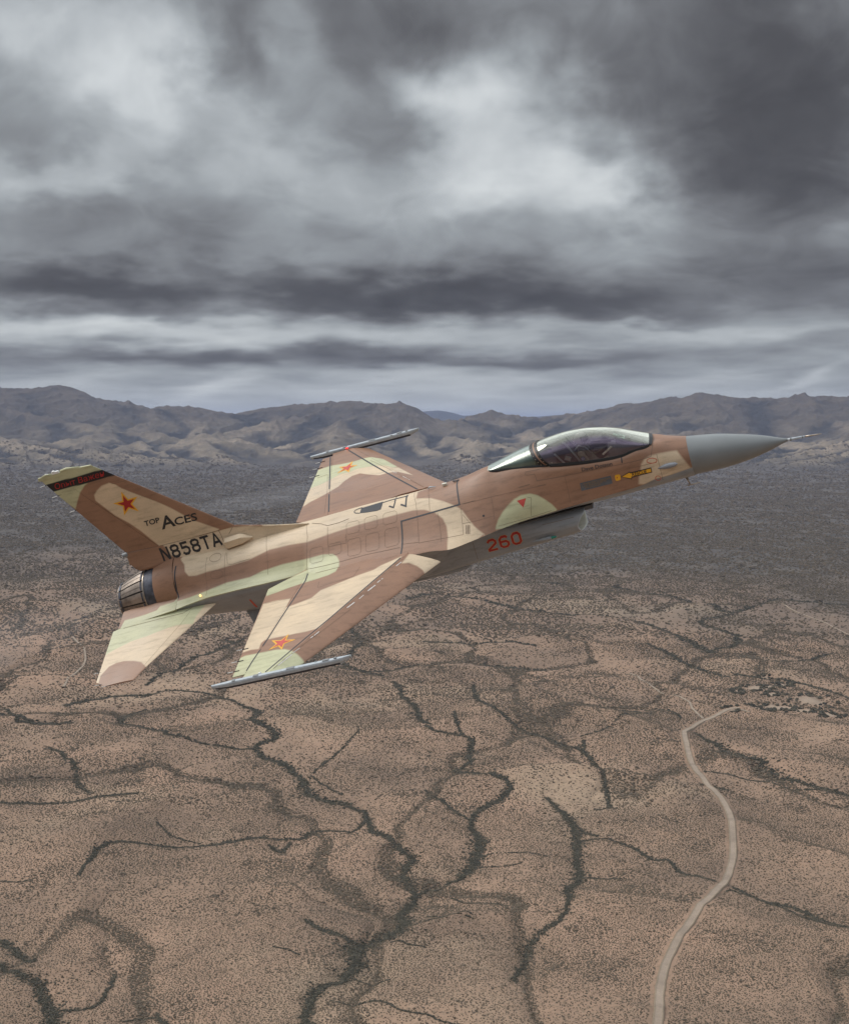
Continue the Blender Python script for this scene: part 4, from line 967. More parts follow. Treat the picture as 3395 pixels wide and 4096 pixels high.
vv, ff = tube([(-.93, .0, .72), (-.80, 0, .705)], [.02, .006], 8); mesh('blade_antenna', vv, ff, M['dark'], fuselage)
vv, ff, mm = join([tube([(-1.5, .05, .66), (-1.45, .05, .69), (-1.33, .05, .67)], [.01, .018, .006], 8)]); mesh('blade_antenna', vv, ff, M['rail'], fuselage)
# main gear door bulges under the belly
for s in (-1, 1):
    v_, f_ = blob(((-1.9, s * .38, -1.0), (1.7, .45, .14)), 16); o = mesh('gear_door', v_, f_, [M['camo']], fuselage); paint(o, GREY, 'none', uv_side)

# ---- painted lines, seams, emblems and lettering: thin skins laid on the parts they mark
FRAMES = {'side': ((1, 0, 0), (0, .4677, .8839), (0, -.8839, .4677)), 'top': ((1, 0, 0), (0, 1, 0), (0, 0, 1)), 'fin': ((1, 0, 0), (0, 0, 1), (0, -1, 0))}
def child_of(n, side=None):
    r = [o for o in bpy.data.objects if o.type == 'MESH' and o.name.split('.')[0] in n]
    if side: r = [o for o in r if sum(v.co.y for v in o.data.vertices) * side > 0]
    return r
TGT = {'fuselage': ('side', child_of(['fuselage', 'speed_brake']), fuselage), 'tail': ('side', child_of(['fuselage', 'speed_brake', 'tail_fairing']), fuselage), 'belly': ('fin', child_of(['fuselage']), fuselage),
       'wing_right': ('top', child_of(['wing', 'leading_edge_flap', 'flaperon'], -1), wings[-1][0]), 'wing_left': ('top', child_of(['wing', 'leading_edge_flap', 'flaperon'], 1), wings[1][0]),
       'stab': ('top', child_of(['stabiliser'], -1), [o for o in child_of(['stabiliser'], -1)][0]), 'fin': ('fin', child_of(['vertical_fin', 'rudder', 'fin_tip_cap']), fin),
       'finbase': ('fin', child_of(['fin_base_fairing', 'vertical_fin', 'rudder']), finbase), 'intake': ('fin', child_of(['air_intake']), intake)}
BVHS = {}
def get_bvh(key):
    if key not in BVHS:
        Vs, Fs, k = [], [], 0
        for o in TGT[key][1]:
            m = o.data; Vs += [v.co.copy() for v in m.vertices]; Fs += [[i + k for i in p.vertices] for p in m.polygons]; k = len(Vs)
        BVHS[key] = BVHTree.FromPolygons(Vs, Fs)
    return BVHS[key]
def drop(key, P2, h):
    """2-D drawing points -> points h above the surface"""
    ex, ey, n = [Vector(v) for v in FRAMES[TGT[key][0]]]; b = get_bvh(key); out = []; miss = []
    for i, (x, y) in enumerate(P2):
        o = ex * float(x) + ey * float(y) + n * 8; r = b.ray_cast(o, -n)
        if r[0] is None or abs(r[1].dot(n)) < .05: out.append(None); miss.append(i)
        else:
            nn = r[1] if r[1].dot(n) > 0 else -r[1]; out.append(np.array(r[0] + nn * h))
    return out
def skin(name, key, V2, F, mat, h, parent=None, seg=.06):
    bm = bmesh.new(); vs = [bm.verts.new((float(a), float(b), 0)) for a, b in V2]
    for f in F:
        try: bm.faces.new([vs[i] for i in f])
        except ValueError: pass
    bmesh.ops.triangulate(bm, faces=bm.faces[:])
    for _ in range(6):
        L = [e for e in bm.edges if e.calc_length() > seg]
        if not L: break
        bmesh.ops.subdivide_edges(bm, edges=L, cuts=1); bmesh.ops.triangulate(bm, faces=bm.faces[:])
    bm.verts.ensure_lookup_table(); bm.verts.index_update()
    P = drop(key, [(v.co.x, v.co.y) for v in bm.verts], h)
    keep = [i for i, p in enumerate(P) if p is not None]; idx = {i: k for k, i in enumerate(keep)}
    Fs = [[idx[v.index] for v in f.verts] for f in bm.faces if all(P[v.index] is not None for v in f.verts)]
    bm.free()
    if not Fs: return None
    return mesh(name, np.array([P[i] for i in keep]), Fs, mat, parent or TGT[key][2], smooth=True)
def ribbon(pts, w, closed=False):
    P = np.array(pts, float); n = len(P); V, F = [], []
    for i in range(n):
        a = P[i] - P[i - 1] if (i > 0 or closed) else P[1] - P[0]; b = P[(i + 1) % n] - P[i] if (i < n - 1 or closed) else P[-1] - P[-2]
        a = a / (np.linalg.norm(a) + 1e-9); b = b / (np.linalg.norm(b) + 1e-9); t = a + b; t /= np.linalg.norm(t) + 1e-9; nrm = np.array([-t[1], t[0]]); k = w / 2 / max(.5, nrm @ np.array([-a[1], a[0]]))
        V += [P[i] + nrm * k, P[i] - nrm * k]
    for i in range(n if closed else n - 1): j = (i + 1) % n; F.append([2 * i, 2 * i + 1, 2 * j + 1, 2 * j])
    return V, F
def dense(p, s=.05):
    out = [p[0]]
    for a, b in zip(p[:-1], p[1:]):
        a, b = np.array(a), np.array(b); k = max(1, int(np.linalg.norm(b - a) / s)); out += [tuple(a + (b - a) * i / k) for i in range(1, k + 1)]
    return out
G8 = {  # block letters with cut corners, drawn as pen strokes in a 0..1 box
 'N': [[(.09, 0), (.09, 1)], [(.09, .97), (.71, .03)], [(.71, 0), (.71, 1)]],
 '8': [[(.25, .09), (.55, .09), (.71, .22), (.71, .38), (.57, .51), (.71, .64), (.71, .80), (.55, .91), (.25, .91), (.09, .80), (.09, .64), (.23, .51), (.09, .38), (.09, .22), (.25, .09)], [(.23, .51), (.57, .51)]],
 '5': [[(.70, .91), (.12, .91), (.12, .56), (.52, .58), (.71, .44), (.71, .24), (.54, .09), (.25, .09), (.09, .24)]],
 'T': [[(0, .91), (.80, .91)], [(.40, .91), (.40, 0)]],
 'A': [[(.04, 0), (.40, .96), (.76, 0)], [(.17, .30), (.63, .30)]],
 '2': [[(.09, .76), (.25, .91), (.55, .91), (.71, .76), (.71, .60), (.09, .20), (.09, .09), (.76, .09)]],
 '6': [[(.70, .80), (.55, .91), (.25, .91), (.09, .76), (.09, .24), (.25, .09), (.55, .09), (.71, .24), (.71, .42), (.55, .55), (.12, .55)]],
 '0': [[(.25, .09), (.55, .09), (.71, .24), (.71, .76), (.55, .91), (.25, .91), (.09, .76), (.09, .24), (.25, .09), (.55, .09)]]}
def quad_map(q):
    O, X, Y = [np.array(p, float) for p in q]; return lambda P: O + np.asarray(P, float)[:, :1] * (X - O) + np.asarray(P, float)[:, 1:] * (Y - O)
def text2d(s, bold=0.0):
    cu = bpy.data.curves.new('t', 'FONT'); cu.body = s; cu.size = 1; cu.resolution_u = 4; cu.offset = bold
    ob = bpy.data.objects.new('t', cu); C.objects.link(ob); dg = bpy.context.evaluated_depsgraph_get(); dg.update()
    m = ob.evaluated_get(dg).to_mesh(); V = np.array([v.co[:2] for v in m.vertices]); F = [list(p.vertices) for p in m.polygons]
    ob.evaluated_get(dg).to_mesh_clear(); bpy.data.objects.remove(ob); bpy.data.curves.remove(cu)
    lo, hi = V.min(0), V.max(0); return (V - lo) / (hi - lo), F
LINES = [
 ('fuselage', 'line', 0.03, [(-0.826, 0.681), (-0.843, 0.538), (-0.825, 0.297), (-0.814, 0.132), (-1.448, 0.106), (-2.085, 0.08), (-2.084, -0.202), (-2.093, -0.455), (-2.112, -0.611)]),
 ('wing_right', 'line', 0.028, [(-2.074, -1.499), (-2.548, -2.149), (-2.93, -2.688), (-3.302, -3.213), (-3.671, -3.693), (-3.909, -4.022), (-4.144, -4.345), (-4.33, -4.595)]),
 ('wing_right', 'line', 0.028, [(-4.171, -1.177), (-4.163, -1.441), (-4.286, -2.091), (-4.412, -2.687), (-4.539, -3.375), (-4.69, -4.043), (-4.787, -4.604)]),
 ('wing_left', 'line', 0.035, [(-4.344, 4.523), (-3.939, 3.932), (-3.497, 3.289), (-2.873, 2.408), (-2.102, 1.35)]),
 ('wing_left', 'line', 0.03, [(-4.829, 4.565), (-4.655, 3.641), (-4.453, 2.573), (-4.216, 1.337)]),
 ('fuselage', 'line', 0.03, [(-7.241, 0.289), (-7.259, 0.189), (-7.284, -0.017), (-7.304, -0.23), (-7.284, -0.367), (-7.351, -0.471)]),
 ('fuselage', 'line', 0.016, [(-2.973, 0.558), (-3.059, 0.553), (-3.126, 0.537), (-3.144, 0.508), (-3.106, 0.476), (-2.999, 0.45)]),
 ('fuselage', 'line', 0.018, [(-2.534, 0.554), (-2.309, 0.569), (-1.946, 0.566)]),
 ('fuselage', 'line', 0.03, [(-2.237, 0.603), (-2.225, 0.486), (-2.246, 0.398), (-2.349, 0.448)]),
 ('fuselage', 'line', 0.034, [(-1.988, 0.612), (-1.972, 0.481), (-1.975, 0.363), (-2.09, 0.423)]),
 ('fuselage', 'line', 0.024, [(2.545, 0.3), (2.532, 0.174)]),
 ('fuselage', 'seam', 0.009, [(0.95, 0.434), (0.656, 0.45), (0.636, 0.426), (0.634, 0.393), (0.67, 0.379), (0.818, 0.367), (0.837, 0.226), (1.11, 0.207), (1.391, 0.191), (1.777, 0.176), (2.189, 0.167), (2.544, 0.152), (2.822, 0.149), (3.089, 0.161), (3.128, 0.26), (3.172, 0.379)]),
 ('fuselage', 'seam', 0.006, [(3.207, 0.184), (3.208, -0.018), (3.202, -0.224), (3.186, -0.379)]),
 ('fuselage', 'seam', 0.006, [(2.666, 0.037), (3.17, 0.03)]),
 ('fuselage', 'seam', 0.006, [(1.388, 0.179), (1.379, -0.094), (1.36, -0.326)]),
 ('fuselage', 'seam', 0.006, [(-0.747, 0.127), (-0.415, 0.124), (-0.136, 0.132), (0.612, 0.117), (0.98, 0.108)]),
 ('fuselage', 'seam', 0.006, [(-0.136, 0.132), (-0.137, -0.072), (-0.152, -0.33)]),
 ('fuselage', 'seam', 0.006, [(0.574, -0.044), (0.645, -0.074), (0.554, -0.422)]),
 ('fuselage', 'seam', 0.006, [(-0.109, -0.471), (0.211, -0.457), (0.626, -0.439), (0.971, -0.411)]),
 ('fuselage', 'seam', 0.012, [(0.452, 0.182), (0.682, 0.19)]),
 ('fuselage', 'seam', 0.006, [(0.825, 0.124), (0.996, 0.117)]),
 ('fuselage', 'seam', 0.006, [(-0.775, -0.081), (-0.642, -0.293)]),
 ('fuselage', 'seam', 0.006, [(-0.798, -0.257), (-0.531, -0.267), (-0.143, -0.253)]),
 ('fuselage', 'seam', 0.006, [(-1.732, 0.111), (-1.737, -0.15), (-1.735, -0.432), (-0.803, -0.474), (-0.803, -0.204), (-0.791, 0.053)]),
 ('fuselage', 'seam', 0.006, [(-1.295, 0.077), (-1.27, -0.176), (-1.262, -0.51)]),
 ('fuselage', 'seam', 0.006, [(-1.495, 0.607), (-1.46, 0.417), (-1.458, 0.153)]),
 ('fuselage', 'seam', 0.006, [(-1.827, 0.615), (-1.752, 0.378), (-1.732, 0.111)]),
 ('fuselage', 'seam', 0.006, [(-0.814, 0.132), (-0.477, 0.138)]),
 ('fuselage', 'seam', 0.006, [(-2.111, -0.376), (-1.735, -0.419)]),
 ('fuselage', 'seam', 0.009, [(-4.118, 0.491), (-3.885, 0.429), (-3.734, 0.359), (-3.462, 0.362), (-3.242, 0.393)]),
 ('fuselage', 'seam', 0.006, [(-4.236, 0.483), (-4.186, 0.235), (-4.219, -0.131), (-4.244, -0.428)]),
 ('fuselage', 'seam', 0.006, [(-5.153, 0.445), (-5.113, 0.065), (-5.143, -0.347)]),
 ('fuselage', 'seam', 0.006, [(-3.727, 0.334), (-3.723, -0.078), (-3.474, -0.08), (-3.313, -0.088), (-3.307, 0.095)]),
 ('fuselage', 'seam', 0.007, [(-4.244, -0.428), (-3.848, -0.44), (-3.497, -0.436), (-2.868, -0.416), (-2.136, -0.433)]),
 ('fuselage', 'seam', 0.006, [(-3.419, -0.538), (-3.825, -0.542), (-4.221, -0.549)]),
 ('fuselage', 'seam', 0.006, [(-6.083, 0.32), (-6.107, 0.017), (-6.137, -0.342)]),
 ('fuselage', 'seam', 0.006, [(-6.513, 0.311), (-6.562, -0.015), (-6.575, -0.476)]),
 ('fuselage', 'seam', 0.006, [(-6.016, 0.062), (-5.918, 0.04), (-5.511, 0.068)]),
 ('fuselage', 'seam', 0.006, [(-6.054, 0.313), (-6.03, 0.065)]),
 ('wing_right', 'seam', 0.006, [(-3.801, -1.878), (-3.412, -1.836), (-3.03, -1.778), (-2.955, -1.471)]),
 ('wing_right', 'seam', 0.006, [(-3.814, -1.658), (-3.801, -1.878)]),
 ('wing_right', 'seam', 0.006, [(-4.959, -1.958), (-4.387, -2.019)]),
 ('wing_right', 'seam_light', 0.02, [(-2.974, -2.911), (-2.847, -2.759)]),
 ('wing_right', 'seam_light', 0.022, [(-2.627, -2.449), (-2.495, -2.285)]),
 ('wing_right', 'seam_light', 0.016, [(-2.466, -2.219), (-2.414, -2.151)]),
 ('wing_right', 'seam_light', 0.014, [(-2.393, -2.125), (-2.369, -2.096)]),
 ('wing_right', 'seam_light', 0.014, [(-2.77, -2.668), (-2.694, -2.561)]),
 ('wing_right', 'seam_light', 0.014, [(-2.14, -1.75), (-2.047, -1.629)]),
 ('wing_right', 'seam_light', 0.016, [(-3.568, -3.715), (-3.527, -3.664)]),
 ('wing_right', 'seam_light', 0.016, [(-3.509, -3.648), (-3.429, -3.545)]),
 ('wing_right', 'seam_light', 0.018, [(-3.849, -4.102), (-3.736, -3.963)]),
 ('wing_right', 'seam_light', 0.018, [(-4.078, -4.415), (-3.859, -4.133)]),
 ('wing_right', 'seam', 0.007, [(-4.22, -4.58), (-3.979, -4.271), (-3.645, -3.839), (-3.276, -3.405), (-2.901, -2.94)]),
 ('wing_left', 'seam', 0.007, [(-3.614, 3.586), (-3.121, 2.958), (-2.716, 2.392), (-2.33, 1.88), (-1.992, 1.415)]),
 ('wing_left', 'seam_light', 0.016, [(-2.934, 2.685), (-2.778, 2.488)]),
 ('wing_left', 'seam_light', 0.012, [(-2.602, 2.257), (-2.368, 1.93)]),
 ('wing_left', 'seam_light', 0.012, [(-4.461, 4.536), (-4.374, 4.554)]),
 ('wing_left', 'seam', 0.014, [(-4.939, 3.427), (-4.685, 3.463)]),
 ('wing_left', 'seam', 0.006, [(-4.678, 3.459), (-4.508, 2.603), (-4.339, 1.431)]),
 ('stab', 'seam', 0.01, [(-6.568, -0.774), (-7.163, -1.126), (-7.751, -1.134), (-8.615, -1.125)]),
 ('stab', 'seam', 0.005, [(-7.003, -1.125), (-7.153, -1.444), (-7.782, -2.463)]),
 ('fin', 'seam', 0.008, [(-7.931, 2.586), (-7.535, 2.569)]),
 ('finbase', 'seam', 0.01, [(-8.317, 0.936), (-7.882, 0.931), (-7.479, 0.926)]),
 ('finbase', 'seam', 0.008, [(-7.448, 0.922), (-6.836, 0.933), (-6.127, 0.947)]),
 ('finbase', 'seam', 0.01, [(-6.127, 0.95), (-6.108, 0.74), (-6.091, 0.529)]),
 ('finbase', 'seam', 0.008, [(-5.809, 0.927), (-5.941, 0.806)]),
 ('finbase', 'seam', 0.01, [(-7.093, 0.477), (-6.593, 0.496), (-6.106, 0.525)]),
 ('intake', 'seam', 0.007, [(0.658, -0.4), (0.885, -0.406), (1.312, -0.407)]),
 ('intake', 'seam', 0.007, [(-0.788, -0.385), (-0.829, -0.808)]),
 ('fuselage', 'seam', 0.0045, [(-4.099, -0.034), (-3.885, -0.032), (-3.844, -0.068), (-3.847, -0.298), (-3.884, -0.334), (-4.1, -0.336), (-4.147, -0.298), (-4.141, -0.073), (-4.099, -0.034)]),
 ('fuselage', 'seam', 0.0045, [(-3.676, -0.033), (-3.47, -0.03), (-3.432, -0.068), (-3.435, -0.23), (-3.476, -0.265), (-3.682, -0.268), (-3.723, -0.231), (-3.72, -0.068), (-3.676, -0.033)]),
 ('fuselage', 'seam', 0.0045, [(-3.245, -0.035), (-3.037, -0.033), (-2.999, -0.068), (-2.997, -0.333), (-3.035, -0.371), (-3.242, -0.373), (-3.285, -0.339), (-3.289, -0.073), (-3.245, -0.035)]),
 ('fuselage', 'seam', 0.0045, [(-2.84, -0.019), (-2.626, -0.019), (-2.589, -0.054), (-2.59, -0.331), (-2.628, -0.369), (-2.841, -0.369), (-2.883, -0.335), (-2.883, -0.057), (-2.84, -0.019)]),
 ('fuselage', 'seam', 0.0045, [(-2.421, -0.01), (-2.199, -0.007), (-2.163, -0.044), (-2.168, -0.333), (-2.206, -0.368), (-2.425, -0.372), (-2.466, -0.335), (-2.463, -0.045), (-2.421, -0.01)]),
 ('fuselage', 'seam', 0.0045, [(-3.257, 0.312), (-3.047, 0.312), (-3.006, 0.277), (-3.004, 0.113), (-3.046, 0.075), (-3.255, 0.073), (-3.294, 0.108), (-3.297, 0.273), (-3.257, 0.312)]),
 ('fuselage', 'seam', 0.0045, [(-2.85, 0.326), (-2.646, 0.328), (-2.606, 0.29), (-2.605, 0.113), (-2.647, 0.078), (-2.851, 0.076), (-2.889, 0.113), (-2.89, 0.291), (-2.85, 0.326)]),
 ('fuselage', 'seam', 0.0045, [(-2.437, 0.323), (-2.217, 0.326), (-2.178, 0.288), (-2.178, 0.125), (-2.22, 0.09), (-2.439, 0.086), (-2.476, 0.124), (-2.477, 0.287), (-2.437, 0.323)]),
]
FILLS = [
 ('fuselage', 'line', [(-2.992, 0.549), (-2.516, 0.576), (-2.509, 0.497), (-2.528, 0.423), (-2.619, 0.412), (-2.851, 0.43), (-2.999, 0.45)]),
 ('fuselage', 'black', [(2.434, -0.083), (2.629, -0.021), (2.635, -0.044), (3.045, -0.04), (3.038, -0.14), (2.636, -0.146), (2.631, -0.181)]),
 ('fuselage', 'yellow+', [(2.456, -0.086), (2.614, -0.039), (2.628, -0.06), (3.028, -0.057), (3.025, -0.124), (2.629, -0.126), (2.623, -0.156)]),
 ('fuselage', 'yellow', [(2.327, -0.036), (2.352, -0.022), (2.418, -0.025), (2.435, -0.047), (2.422, -0.125), (2.399, -0.14), (2.333, -0.14), (2.317, -0.115)]),
 ('fuselage', 'red+', [(2.353, -0.071), (2.371, -0.071), (2.371, -0.089), (2.352, -0.09)]),
 ('fuselage', 'placard', [(1.635, -0.017), (2.254, -0.013), (2.247, -0.169), (1.627, -0.173)]),
 ('fuselage', 'faded_red', [(0.358, -0.066), (0.545, -0.055), (0.453, -0.225)]),
 ('fuselage', 'black', [(-0.375, -0.178), (-0.326, -0.19), (-0.348, -0.226), (-0.374, -0.22)]),
 ('fuselage', 'seam', [(-0.734, -0.303), (-0.72, -0.304), (-0.738, -0.476), (-0.751, -0.476)]),
 ('fuselage', 'seam', [(-0.703, -0.31), (-0.689, -0.311), (-0.707, -0.484), (-0.72, -0.483)]),
 ('fuselage', 'seam', [(-0.672, -0.317), (-0.658, -0.318), (-0.677, -0.491), (-0.69, -0.49)]),
 ('fuselage', 'dark', [(-0.955, 0.672), (-0.871, 0.673), (-0.956, 0.642)]),
 ('belly', 'red_line', [(-5.748, -0.384), (-5.713, -0.385), (-5.707, -0.565), (-5.719, -0.709), (-5.758, -0.695), (-5.758, -0.528)]),
]
RINGS = [
 ('fuselage', 'seam', 0.006, [(-6.449, 0.259), (-6.331, 0.348), (-6.183, 0.27)]),
 ('fuselage', 'seam', 0.006, [(-6.457, -0.086), (-6.304, -0.006), (-6.163, -0.102)]),
 ('fuselage', 'red_line', 0.012, [(2.996, 0.099), (3.099, 0.13), (3.184, 0.066)]),
 ('fuselage', 'red_line', 0.01, [(3.067, -0.264), (3.126, -0.232), (3.167, -0.284)]),
]
STARS = [
 ('fin', 'red', 'yellow', [(-7.805, 2.37), (-7.508, 2.164), (-7.626, 1.825), (-7.993, 1.818), (-8.103, 2.152)]),
 ('wing_right', 'faded_red', 'yellow', [(-4.083, -3.396), (-3.881, -3.661), (-4.113, -3.909), (-4.416, -3.806), (-4.431, -3.485)]),
 ('wing_left', 'faded_red', 'yellow', [(-4.092, 3.815), (-3.911, 3.515), (-4.088, 3.235), (-4.418, 3.356), (-4.432, 3.697)]),
]
TEXTS = [
 ('finbase', 'block', 'N858TA', 'black', None, [(-7.573, 0.584), (-6.146, 0.626), (-7.592, 0.878)]),
 ('intake', 'block', '260', 'red', 'yellow', [(-0.552, -0.701), (0.173, -0.687), (-0.534, -0.407)]),
 ('fin', 'font', 'TOP', 'black', None, [(-7.653, 1.45), (-7.286, 1.461), (-7.632, 1.577)]),
 ('fin', 'font', 'A', 'black', None, [(-7.32, 1.282), (-6.978, 1.296), (-7.263, 1.576)]),
 ('fin', 'font', 'CES', 'black', None, [(-6.992, 1.299), (-6.468, 1.291), (-6.959, 1.479)]),
 ('fin', 'font', 'Опыт Важен', 'red', None, [(-9.197, 2.784), (-8.0, 2.8), (-9.166, 2.919)]),
 ('fuselage', 'font', 'Dave Dotson', 'line', None, [(1.74, 0.193), (2.341, 0.171), (1.744, 0.267)]),
 ('fuselage', 'font', 'RESCUE', 'black+', None, [(2.654, -0.119), (2.938, -0.123), (2.66, -0.055)]),
 ('fuselage', 'font', '1  PUSH BUTTON TO OPEN DOOR', 'placard_text+', None, [(1.663, -0.066), (2.23, -0.068), (1.664, -0.035)]),
 ('fuselage', 'font', '2  PULL RING OUT 6 FEET TO', 'placard_text+', None, [(1.661, -0.108), (2.142, -0.104), (1.662, -0.076)]),
 ('fuselage', 'font', 'JETTISON CANOPY', 'placard_text+', None, [(1.703, -0.15), (2.026, -0.149), (1.704, -0.118)]),
]
def mt(k): return M[k.rstrip('+')], (.0035 if '+' in k else 0)
NAMES = {'line': 'walkway_line', 'seam': 'panel_seam', 'seam_light': 'chipped_sealant', 'red_line': 'red_marking'}
for key, m, w, pts in LINES:
    V_, F_ = ribbon(dense(pts), w); skin(NAMES[m], key, V_, F_, M[m], .0035 if m == 'line' else .0028)
for key, m, pts in FILLS:
    mm_, e = mt(m); skin({'line': 'walkway_patch', 'placard': 'instruction_placard', 'faded_red': 'warning_triangle', 'black': 'black_marking', 'yellow': 'rescue_marking', 'red': 'red_dot', 'seam': 'vent_slot', 'dark': 'access_port', 'red_line': 'red_marking'}[m.rstrip('+')], key, pts, [list(range(len(pts)))], mm_, .004 + e)
for key, m, w, (l, t_, r) in RINGS:
    l, t_, r = map(np.array, (l, t_, r)); c = (l + r) / 2; a = (r - l) / 2; b = t_ - c; th = np.linspace(0, 2 * np.pi, 30, endpoint=False)
    V_, F_ = ribbon([c + math.cos(q) * a + math.sin(q) * b for q in th], w, True); skin('panel_seam' if m == 'seam' else 'red_ring_marking', key, V_, F_, M[m], .004)
for key, a, b, tips in STARS:
    T_ = [np.array(p) for p in tips]
    def isx(p, q, r, s_):
        d1, d2 = q - p, s_ - r; den = d1[0] * d2[1] - d1[1] * d2[0]; t = ((r[0] - p[0]) * d2[1] - (r[1] - p[1]) * d2[0]) / den; return p + d1 * t
    pts = []
    for i in range(5):
        pts += [T_[i], isx(T_[i], T_[(i + 2) % 5], T_[(i + 1) % 5], T_[(i - 1) % 5])]
    c = sum(T_) / 5; pts = np.array(pts); F_ = [[i, (i + 1) % 10, 10] for i in range(10)]
    big = skin('star_emblem', key, np.vstack([pts, [c]]), F_, M[b], .003)
    skin('star_centre', key, np.vstack([c + (pts - c) * .68, [c]]), F_, M[a], .006, parent=big)
for key, ty, txt, m, ol, q in TEXTS:
    mm_, e = mt(m)
    if ty == 'block':
        adv = .98; W_ = adv * (len(txt) - 1) + .80; f_ = quad_map(q)
        for i, ch_ in enumerate(txt):
            for lay, (wd, mat, h) in enumerate([(.20, M[ol], .003), (.165, mm_, .0055)] if ol else [(.185, mm_, .0035)]):
                Vs, Fs, k = [], [], 0
                for si, st_ in enumerate(G8[ch_]):
                    P_ = np.array(st_, float)
                    V_, F_ = ribbon(P_, wd); V_ = np.array(V_); Vs += list(V_); Fs += [[a + k for a in f] for f in F_]; k += len(V_)
                Vs = np.array(Vs); Vs = np.stack([(Vs[:, 0] + i * adv) / W_, Vs[:, 1]], 1); X = f_(Vs)
                skin('lettering', key, X, Fs, mat, h + .0004 * (i % 2), seg=.04)
    else:
        V_, F_ = text2d(txt, .012 if m in ('line', 'black+') else (.02 if key == 'fin' and m != 'red' else 0)); X = quad_map(q)(V_); skin('lettering', key, X, F_, mm_, .006 + e + (.003 if '+' in m else 0), seg=.03)

